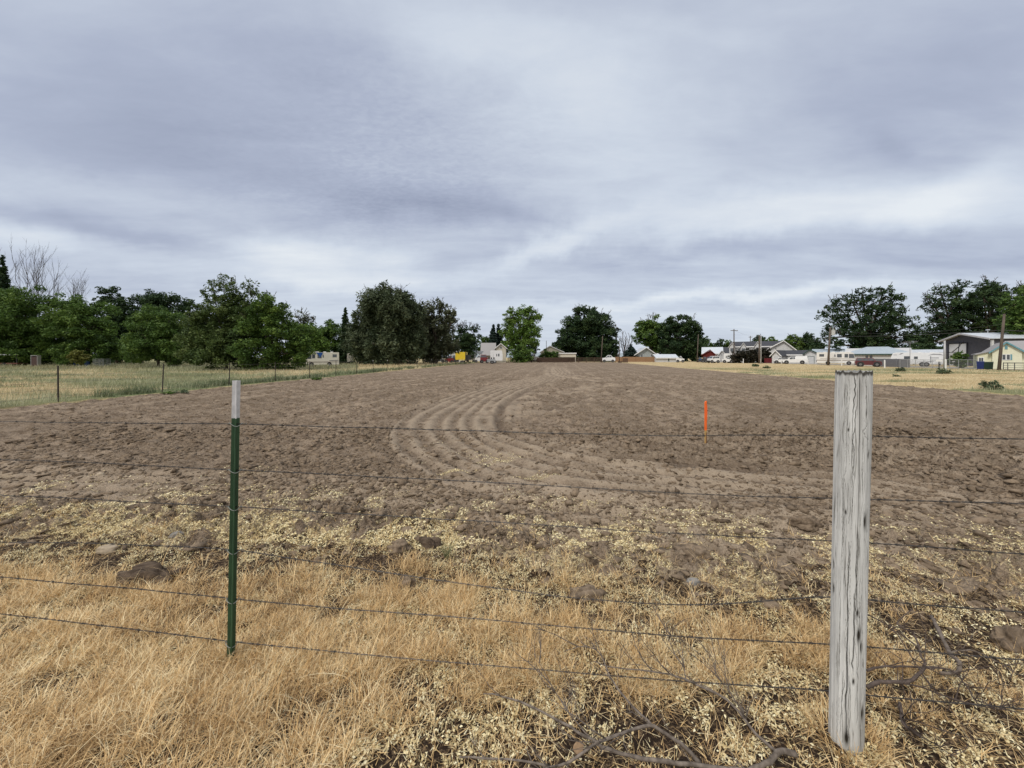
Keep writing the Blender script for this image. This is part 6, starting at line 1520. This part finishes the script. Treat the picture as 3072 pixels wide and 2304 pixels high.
vehicle('parked_pickup', 'white pickup right of the long low white shed', 'pickup', 'pickup', 2028, 2053, 116, 1070, PW, group=CG2, flip=True)
for i, (a, b, Yv, tp, mt, lab, kd) in enumerate(((2092, 2108, 120, 1073, PBLU, 'dark blue car right of the tall pole by the red barn', 'car'), (2107, 2120, 112, 1071, PBLK, 'black van before the red barn', 'suv'), (2119, 2130, 116, 1071, PBLU, 'blue-grey car right of the black van', 'suv'))):
    vehicle('parked_car', lab, 'car', kd, a, b, Yv, tp, mt, group=CG2)
vehicle('parked_pickup', 'white crew pickup facing the field before the small white gabled house', 'pickup', 'suv', 2131, 2160, 104, 1069, PW, group=CG2, turn=25)
vehicle('parked_pickup', 'silver-white pickup left of the dark hedge', 'pickup', 'pickup', 2166, 2200, 104, 1072, PW, group=CG2, flip=True)
vehicle('camper', 'white travel trailer behind the silver-white pickup left of the hedge', 'trailer', 'trailer', 2171, 2196, 112, 1060, PW, group='trailers', W=2.2)
vehicle('parked_pickup', 'white pickup partly behind the canopied pickup', 'pickup', 'pickup', 2323, 2362, 94, 1073, PW, group=CG2)
vehicle('parked_pickup', 'white pickup with tall white canopy over its bed', 'pickup', 'canopy', 2348, 2424, 88, 1069, PW, group=CG2, wheel=.37, turn=0)
vehicle('motorhome', 'white motorhome with brown stripes parked behind the transformer pole', 'motorhome', 'motorhome', 2450, 2566, 78, 1056, PRV, flip=True, group='motorhomes', W=2.5, wheel=.38, stripes=[([(.0, .33), (.0, .37), (1, .37), (1, .33)], BROWN), ([(.0, .45), (.0, .47), (.9, .47), (.9, .45)], BROWN)], extras=rv_roof)
vehicle('parked_pickup', 'maroon crew-cab pickup parked right of the white motorhome', 'pickup', 'suv', 2566, 2646, 62, 1075, PMAR, flip=True, group=CG2, wheel=.37, turn=4)
vehicle('parked_car', 'grey pickup partly behind the maroon pickup', 'pickup', 'pickup', 2620, 2660, 72, 1077, PSIL, flip=True, group=CG2)
def tt(o, fx, Hh, W):
    rv_roof(o, fx, Hh, W)
vehicle('camper', 'long white travel trailer with grey swooshes behind the grey board fence', 'trailer', 'trailer', 2672, 2834, 64, 1058, PW, group='trailers', W=2.4, flip=False,
        stripes=[([(.16, .84), (.20, .92), (.26, .95), (.21, .86)], SWOOSH), ([(.70, .76), (.80, .88), (.92, .86), (1.0, .76), (.9, .82), (.8, .83)], SWOOSH), ([(.05, .80), (.05, .83), (.12, .83), (.12, .80)], SWOOSH), ([(.74, .58), (.74, .62), (.90, .62), (.90, .58)], SWOOSH), ([(.35, .30), (.75, .36), (.98, .50), (.75, .33)], SWOOSH)], extras=tt)

# ------------------------------------------------------------ poles, lines, bollards
POLE = pm('creosoted_pole', (0.125, 0.10, 0.08), (0.075, 0.06, 0.05), 8, .9, stretch=(1, 1, .1)); CABLE = pm('power_cable', (0.10, 0.10, 0.10), None, 9, .6)
PG = 'utility poles'
def pole(label, px, Y, top, r=.15, top_px=None, arm=None, parts=(), mat=POLE, name='utility_pole', cat='utility pole', group=PG):
    X = XP(px, Y); o = thing(name, label, cat, (X, Y, 0), 0, group); zt = ZP(top, Y); dx = XP(top_px, Y)-X if top_px else 0
    MB().tube([(0, 0, -.3), (dx*.5, 0, zt/2), (dx, 0, zt)], [r*1.2, r, r*.8], 10).build('shaft', mat, o, smooth=True)
    if arm:
        for zf, w in arm:
            b = MB().box(dx-w, dx+w, -.2, -.08, zt-zf-.08, zt-zf+.08).build('crossarm', mat, o)
            mb = MB()
            for x in (-w*.9, -w*.4, w*.4, w*.9): mb.tube([(dx+x, -.14, zt-zf+.08), (dx+x, -.14, zt-zf+.25)], .05, 6)
            mb.build('insulator', PALEDOOR, b)
    for p in parts: p(o, dx, zt)
    return o
def trans(o, dx, zt):
    MB().cyl((dx+.45, -.1, zt-1.0), .34, (0, 0, 1), 1.0, 14).tube([(dx+.45, -.1, zt-.5), (dx+.45, -.1, zt-.2)], .08, 6).build('transformer', pm('pale_grey_transformer', (.5, .51, .5), None, 9, .5), o)
    MB().box(dx, dx+.3, -.14, -.06, zt-1.1, zt-1.0).build('bracket', RIM, o)
pole('dark utility pole with pale transformer rising in front of the white motorhome', 2484, 74, 982, .17, top_px=2491, parts=(trans,))
pole('thick leaning wooden pole at the right edge before the yellow house', 2996, 46, 942, .135, top_px=3013)
pole('tall grey pole with crossarm in front of the two-storey house', 2202, 118, 987, .16, arm=((.5, 1.1),))
pole('distant thin pole above the two-storey house roof', 2251, 160, 1008, .16, arm=((.5, .8),))
pole('dark wooden pole before the hedge, left of a paler twin', 2278, 96, 1006, .17)
pole('pale grey pole beside the dark one before the hedge', 2283, 92, 1006, .10, mat=pm('pale_grey_pole', (.38, .38, .37), (.3, .3, .29), 8, .8))
pole('slim pole in front of the large dark green tree by the red barn', 2091, 120, 1003, .14, top_px=2095)
pole('leaning brown pole in front of the massive dark tree', 1803, 126, 1008, .16, top_px=1808)
pole('thin dark pole with a lamp box beside the small bare tree', 1858, 124, 1016, .12)
pole('slender pole standing left of the dark-roofed house', 1639, 130, 1022, .10)
pole('tall steel mast at the corner of the metal workshop', 2834, 52, 1022, .13, mat=pm('galvanised_mast', (.42, .42, .42), (.34, .34, .34), 8, .5, metal=.3))
def line(label, pts, sag=.5, r=.022):
    P = [Vector((XP(px, Y), Y, ZP(py, Y))) for px, py, Y in pts]; out = []
    for a, b in zip(P[:-1], P[1:]):
        for k in range(13): f = k/12; out.append(a.lerp(b, f) - Vector((0, 0, sag*4*f*(1-f))))
    o = thing('power_line', label, 'cable', out[0], 0, 'power lines'); b0 = out[0]
    MB().tube([p-b0 for p in out], r, 4).build('cable', CABLE, o)
line('thick overhead cable from the transformer pole to the leaning pole at the right', [(2491, 1009, 74), (3010, 990, 46), (3300, 984, 40)], .25, .03)
line('thin overhead wire from behind the workshop to the transformer pole', [(2491, 990, 74), (3010, 972, 46)], .9, .014)
line('service wire from the transformer pole to the black-roofed garage', [(2491, 1012, 74), (2372, 1026, 100)], .5, .018)
line('service wire from the transformer pole to the big white gable', [(2491, 1009, 74), (2352, 1012, 112)], .8, .016)
line('overhead wire between the pale pole and the tall grey pole', [(2283, 1008, 92), (2202, 990, 118)], .6, .014)
line('wire running from the conifer pair to the bright green tree', [(1455, 1008, 128), (1530, 1009, 128)], .4, .016)
BOL = pm('white_painted_post', (0.72, 0.72, 0.71), (0.60, 0.60, 0.58), 9, .7)
first = None
for px, top, bot, lab in ((2654, 1080, 1105, 'white post right of the maroon pickup'), (2837, 1078, 1112, 'white painted post at the foot of the steel mast'), (2525, 1080, 1098, 'white post in front of the motorhome side'), (2424, 1080, 1094, 'white post at the tail of the canopied pickup'), (2345, 1080, 1092.5, 'white post at the nose of the canopied pickup'), (2282, 1076, 1092, 'white post below the pale grey pole'), (2230, 1076, 1091, 'white post in front of the dark hedge')):
    Y = F*EYE/(bot-HY)
    if first is None:
        first = thing('white_post', lab, 'post', (XP(px, Y), Y, 0), 0, 'white posts along the road'); MB().tube([(0, 0, -.2), (0, 0, 1.18), (0, 0, 1.22)], [.085, .085, .05], 12).build('shaft', BOL, first, smooth=False); MB().tube([(0, 0, 1.222), (0, 0, 1.25)], [.06, .03], 12).build('cap', BOL, first); o = first
    else: o = copy_tree(first); o.location = (XP(px, Y), Y, 0); o['label'] = lab
    o.scale = (1, 1, (bot-top)*Y/F/1.23)

# ------------------------------------------------------------ fences
def left_fence():
    o = thing('wire_fence', 'thin wire fence on slim dark steel posts along the left edge of the field', 'fence', (0, 0, 0))
    steel = pm('dark_rusty_post', (0.050, 0.042, 0.034), (0.03, 0.026, 0.022), 20, .8); tipm = pm('pale_post_tip', (.5, .5, .5), None, 20, .6)
    src = None; ys = []; y = 9.55
    while y < 118: ys.append(y); y += 3.72
    rr = random.Random(3)
    for i, y in enumerate(ys):
        x = float(XL(y)) - .12
        if src is None:
            mb = MB(); mb.box(-.022, .022, -.003, .003, -.2, 1.28).box(-.004, .004, .003, .036, -.2, 1.28); src = mb.build('steel_post', steel, o); p = src
            t = MB().box(-.023, .023, -.005, .005, 1.16, 1.285).build('post_tip', tipm, p); tipobj = t
        else:
            p = src.copy(); COL.objects.link(p); p.parent = o
            if i in (8, 9, 14): t = tipobj.copy(); COL.objects.link(t); t.parent = p
        p.location = (x, y, .03); p.rotation_euler = (rr.uniform(-.03, .03), rr.uniform(-.03, .03), rr.uniform(-.4, .4))
    bpy.data.objects.remove(tipobj)
    wm = pm('thin_fence_wire', (0.22, 0.21, 0.20), None, 20, .6)
    for z in (.25, .5, .75, 1.0, 1.22):
        pts = []
        for k, y in enumerate(ys):
            pts.append((float(XL(y))-.14, y, z))
            if k < len(ys)-1: pts.append(((float(XL(y))+float(XL(ys[k+1])))/2-.14, (y+ys[k+1])/2, z-.03))
        MB().tube(pts, .0045, 3).build('wire', wm, o)
left_fence()
def rail_fence():
    Y = 118; brown = pm('brown_fence_boards', (0.105, 0.070, 0.050), (0.07, 0.046, 0.034), 6, .9, stretch=(.2, 1, 1))
    x0, x1 = XP(1524, Y), XP(1806, Y); o = thing('rail_fence', 'dark brown board rail fence across the far end of the field', 'fence', (x0, Y, 0)); W = x1-x0
    n = 12
    for i in range(n+1): x = W*i/n; MB().box(x-.08, x+.08, -.05, .09, -.2, 1.55).build('post', brown, o)
    for z in (.25, .62, 1.0, 1.36): MB().box(0, W, -.09, -.053, z, z+.15).build('rail', brown, o)
    MB().box(W*.31, W*.65, .1, .14, .1, 1.42).build('board_panel', brown, o)
rail_fence()
def board_fence(name, label, pts, Y0, Y1, z0, z1, mat, cap=True):
    A = Vector((XP(pts[0], Y0), Y0, 0)); B = Vector((XP(pts[1], Y1), Y1, 0)); d = B-A
    o = thing(name, label, 'fence', A, math.atan2(d.y, d.x)); L_ = d.length; n = max(2, int(L_/2.6))
    MB().box(0, L_, 0, .04, z0, z1).build('board_panel', mat, o)
    for i in range(n+1): x = L_*i/n; MB().box(x-.06, x+.06, -.07, -.003, 0, z1+.05).build('post', mat, o)
board_fence('board_fence', 'orange-brown cedar board fence below the grey gabled house', (1846, 1968), 126, 124, .15, 1.75, pm('cedar_boards', (0.30, 0.185, 0.105), (0.22, 0.13, 0.075), 6, .85, wave=('X', 3.0, .02)))
board_fence('board_fence', 'low dark maroon board fence right of the dark hedge', (2294, 2320), 100, 98, .2, 1.35, pm('maroon_boards', (0.14, 0.02, 0.025), (0.10, 0.015, 0.02), 6, .85, wave=('X', 3.0, .02)))
board_fence('board_fence', 'plain grey privacy fence right of the maroon pickup', (2622, 2728), 66, 58, .05, 1.36, pm('grey_fence_panels', (0.22, 0.225, 0.24), (0.18, 0.185, 0.20), 6, .8, wave=('X', 3.0, .02)))
def chain_link():
    m = bpy.data.materials.new('chain_link_mesh'); m.use_nodes = True; nt = m.node_tree; N, L = nt.nodes.new, nt.links.new
    p = nt.nodes['Principled BSDF']; p.inputs['Base Color'].default_value = (.22, .225, .23, 1); p.inputs['Metallic'].default_value = .5; p.inputs['Roughness'].default_value = .5
    tc = N('ShaderNodeTexCoord'); mp = N('ShaderNodeMapping'); L(tc.outputs['Object'], mp.inputs[0]); mp.inputs['Rotation'].default_value = (0, R(45), 0); sp = N('ShaderNodeSeparateXYZ'); L(mp.outputs[0], sp.inputs[0])
    def band(s):
        a = N('ShaderNodeMath'); a.operation = 'MULTIPLY'; L(s, a.inputs[0]); a.inputs[1].default_value = 14
        b = N('ShaderNodeMath'); b.operation = 'FRACT'; L(a.outputs[0], b.inputs[0])
        c = N('ShaderNodeMath'); c.operation = 'LESS_THAN'; L(b.outputs[0], c.inputs[0]); c.inputs[1].default_value = .13; return c.outputs[0]
    mx = N('ShaderNodeMath'); mx.operation = 'MAXIMUM'; L(band(sp.outputs[0]), mx.inputs[0]); L(band(sp.outputs[2]), mx.inputs[1]); L(mx.outputs[0], p.inputs['Alpha'])
    A = Vector((XP(2700, 56), 56, 0)); B = Vector((XP(2932, 50), 50, 0)); d = B-A; L_ = d.length
    o = thing('chain_link_fence', 'low grey chain link fence below the long travel trailer and workshop', 'fence', A, math.atan2(d.y, d.x))
    MB().box(0, L_, 0, .004, .05, 1.25).build('wire_mesh', m, o)
    n = 9; st = pm('galvanised_pipe', (.40, .41, .42), (.3, .31, .32), 9, .5, metal=.5)
    for i in range(n+1): MB().tube([(L_*i/n, -.03, -.1), (L_*i/n, -.03, 1.3)], .035, 6).build('post', st, o)
    MB().tube([(0, -.03, 1.28), (L_, -.03, 1.28)], .025, 6).build('top_rail', st, o)
chain_link()
def gate():
    Y = 45; A = Vector((XP(3010, 46), 46, 0)); B = Vector((XP(3130, 42), 42, 0)); d = B-A; L_ = d.length
    o = thing('metal_gate', 'grey tubular farm gate before the yellow house at the right edge', 'gate', A, math.atan2(d.y, d.x)); st = pm('dark_grey_tube', (.10, .105, .11), (.07, .072, .076), 9, .5, metal=.3)
    fr = MB()
    for z in (.18, .40, .62, .85): fr.tube([(0, 0, z), (L_, 0, z)], .022, 6)
    fr.build('bars', st, o); f2 = MB()
    for f in (0, .12, .30, .55, .8, 1): f2.tube([(L_*f, 0, .05), (L_*f, 0, .98)], .035, 6)
    f2.build('uprights', st, o); MB().tube([(0, 0, .97), (L_, 0, .97)], .03, 6).build('top_bar', st, o)
gate()

# ------------------------------------------------------------ small things
def antenna():
    Y = 60; X = XP(2730, Y); o = thing('tv_antenna', 'old television antenna on a thin mast above the travel trailer', 'antenna', (X, Y, 0)); m = pm('antenna_metal', (.30, .30, .30), None, 9, .4, metal=.6); z = ZP(1027, Y)
    MB().tube([(0, 0, 0), (0, 0, z+.1)], .035, 6).build('mast', m, o); mb = MB(); w = 1.35
    mb.tube([(-w*.9, 0, z-.02), (w*.8, 0, z+.12)], .028, 5)
    for k in range(7):
        f = -0.85 + k*.27; l = .34 - .02*k; mb.tube([(w*f-.18, -l*2, z+.03*f+.22), (w*f, 0, z+.03*f), (w*f-.18, l*2, z+.03*f-.22)], .018, 4)
    mb.build('elements', m, o)
antenna()
def bin_(name, label, px, Y, col, w, hgt):
    X = XP(px, Y); o = thing(name, label, 'bin', (X, Y, 0), -.9, 'bins by the yellow house'); m = pm(label.split()[0]+'_bin_plastic', col, None, 9, .6)
    MB().add([(-w*.42, -w*.42, .12), (w*.42, -w*.42, .12), (w*.42, w*.42, .12), (-w*.42, w*.42, .12), (-w/2, -w/2, hgt), (w/2, -w/2, hgt), (w/2, w/2, hgt), (-w/2, w/2, hgt)], [(3, 2, 1, 0), (4, 5, 6, 7), (0, 1, 5, 4), (1, 2, 6, 5), (2, 3, 7, 6), (3, 0, 4, 7)]).build('bin_body', m, o)
    MB().prismx([(-w*.53, hgt+.003), (w*.55, hgt+.003), (w*.5, hgt+.10), (-w*.5, hgt+.06)], -w*.53, w*.53).build('lid', m, o)
    for s in (-1, 1): MB().cyl((s*w*.36, w*.5, .12), .12, (1, 0, 0), .06, 12).build('wheel', RUB, o)
bin_('wheelie_bin', 'blue wheelie bin under the lean-to window of the yellow house', 2941, 48.5, (.012, .025, .12), .62, 1.0)
bin_('wheelie_bin', 'dark green wheelie bin right of the blue one', 2956, 48.2, (.010, .030, .018), .6, .95)
bin_('wheelie_bin', 'second dark green bin nearest the yellow house corner', 2969, 48, (.010, .026, .017), .6, .95)
def boxes():
    Y = 60
    X = XP(295, Y); o = thing('wire_crate', 'pale wire cage crate in the weeds under the left wood', 'crate', (X, Y, 0), .1, 'clutter under the left wood'); m = pm('wire_cage', (.28, .29, .29), None, 9, .5, metal=.4); mb = MB(); w, h_ = 1.5, 1.35
    for k in range(9):
        f = k/8; mb.tube([(-w/2+w*f, 0, .1), (-w/2+w*f, 0, h_)], .02, 4)
        if k < 7: mb.tube([(-w/2, 0, .1+(h_-.1)*k/6), (w/2, 0, .1+(h_-.1)*k/6)], .02, 4)
        mb.tube([(-w/2+w*f, 1.1, .1), (-w/2+w*f, 1.1, h_)], .02, 4)
    for x in (-w/2, w/2):
        for z in (.1, h_): mb.tube([(x, 0, z), (x, 1.1, z)], .02, 4)
    mb.build('cage', m, o); MB().box(-w/2, w/2, 0, 1.1, .0, .095).build('pallet', CREAM, o)
    blue = pm('blue_barrel_plastic', (.02, .05, .14), (.015, .04, .10), 9, .6)
    for px, lab in ((228, 'dark blue barrel in the shade, left of the wire crate'), (240, 'second dark blue barrel beside the first in the shade'), (262, 'blue barrel nearest the wire crate')):
        X = XP(px, 61); o = thing('barrel', lab, 'barrel', (X, 61, 0), 0, 'clutter under the left wood'); MB().tube([(0, 0, 0), (0, 0, .3), (0, 0, .33), (0, 0, .6), (0, 0, .63), (0, 0, .95)], [.29, .30, .32, .32, .30, .28], 14).build('drum', blue, o); MB().cyl((0, 0, .965), .26, (0, 0, 1), .02, 14).build('lid', BLACKP, o)
    X = XP(102, 60); o = thing('white_cabinet', 'small pale open-fronted cabinet in the shade of the left wood', 'cabinet', (X, 60, 0), .2, 'clutter under the left wood')
    MB().box(-.42, -.38, 0, .6, 0, 1.85).box(.38, .42, 0, .6, 0, 1.85).box(-.378, .378, .56, .6, 0, 1.85).box(-.42, .42, -.02, .6, 1.852, 1.92).build('frame', pm('pale_cabinet', (.42, .42, .42), None, 9), o); MB().box(-.37, .37, .02, .05, .1, 1.7).build('door', pm('dark_cabinet_door', (.08, .05, .045), None, 9), o)
    # stock trailer roof glimpsed at the left edge
    X = XP(12, 62); o = thing('flat_trailer', 'pale-topped low trailer at the far left edge under the trees', 'trailer', (X, 62, 0), .3, 'clutter under the left wood'); MB().box(-2.2, 1.6, 0, 2, 1.95, 2.1).build('deck_roof', PALEDOOR, o)
    for x in (-2.1, 1.45):
        for y in (.02, 1.85): MB().box(x, x+.1, y, y+.1, .3, 1.947).build('post', BLACKP, o)
    MB().box(-2.2, 1.6, 0, 2, .5, .7).build('deck', pm('rusty_deck', (.14, .06, .045), None, 9), o)
    for x in (-.8, 0): MB().cyl((x, -.02, .35), .35, (0, 1, 0), .2, 16).build('wheel', RUB, o)
boxes()
def troughs():
    for px, lab in ((1862, 'low dark block at the foot of the thin dark pole'), (1878, 'dark stacked block beside the orange-brown board fence')):
        Y = 112; o = thing('pallet_stack', lab, 'pallets', (XP(px, Y), Y, 0), 0, 'pallets at the field end'); m = pm('dark_pallet_wood', (.07, .045, .035), (.05, .03, .025), 9)
        for k in range(3 if px < 1870 else 8): MB().box(-.6, .6, 0, 1, .02+k*.17, .14+k*.17).build('pallet', m, o)
    Y = 106; o = thing('mailbox', 'white mailbox on a dark post in front of the chain link fence', 'mailbox', (XP(2817, 49), 49, 0), -.8)
    MB().box(-.05, .05, -.05, .05, -.1, 1.05).build('post', BLACKP, o); MB().prism([(-.3, 1.053), (.3, 1.053), (.3, 1.2), (.2, 1.3), (-.2, 1.3), (-.3, 1.2)], -.13, .13).build('box', TRIM, o)
troughs()
# gravel lane beyond the rail fence and in front of the parked vehicles
def lanes():
    gm = pm('pale_gravel', (0.40, 0.37, 0.33), (0.30, 0.275, 0.24), 6, .95, bump=.01)
    def strip(name, pts, label):
        V, Q = [], []
        for (x, y, w, w2) in pts: V += [(x, y, .075), (x+w, y+w2, .075)]
        Q = [(2*i, 2*i+1, 2*i+3, 2*i+2) for i in range(len(pts)-1)]
        me = bpy.data.meshes.new(name); me.from_pydata(V, [], Q); me.materials.append(gm); o = bpy.data.objects.new(name, me); COL.objects.link(o); o['kind'] = 'structure'; o['label'] = label
    strip('gravel_lane', [(60, 38, 8, 2), (62, 60, 9, 3), (66, 85, 9, 4), (66, 110, 9, 4), (60, 130, 9, 6)], 'pale gravel lane where the vehicles are parked')
    strip('gravel_yard', [(26, 134, 0, 8), (55, 134, 0, 8)], 'pale gravel yard beyond the rail fence')
lanes()
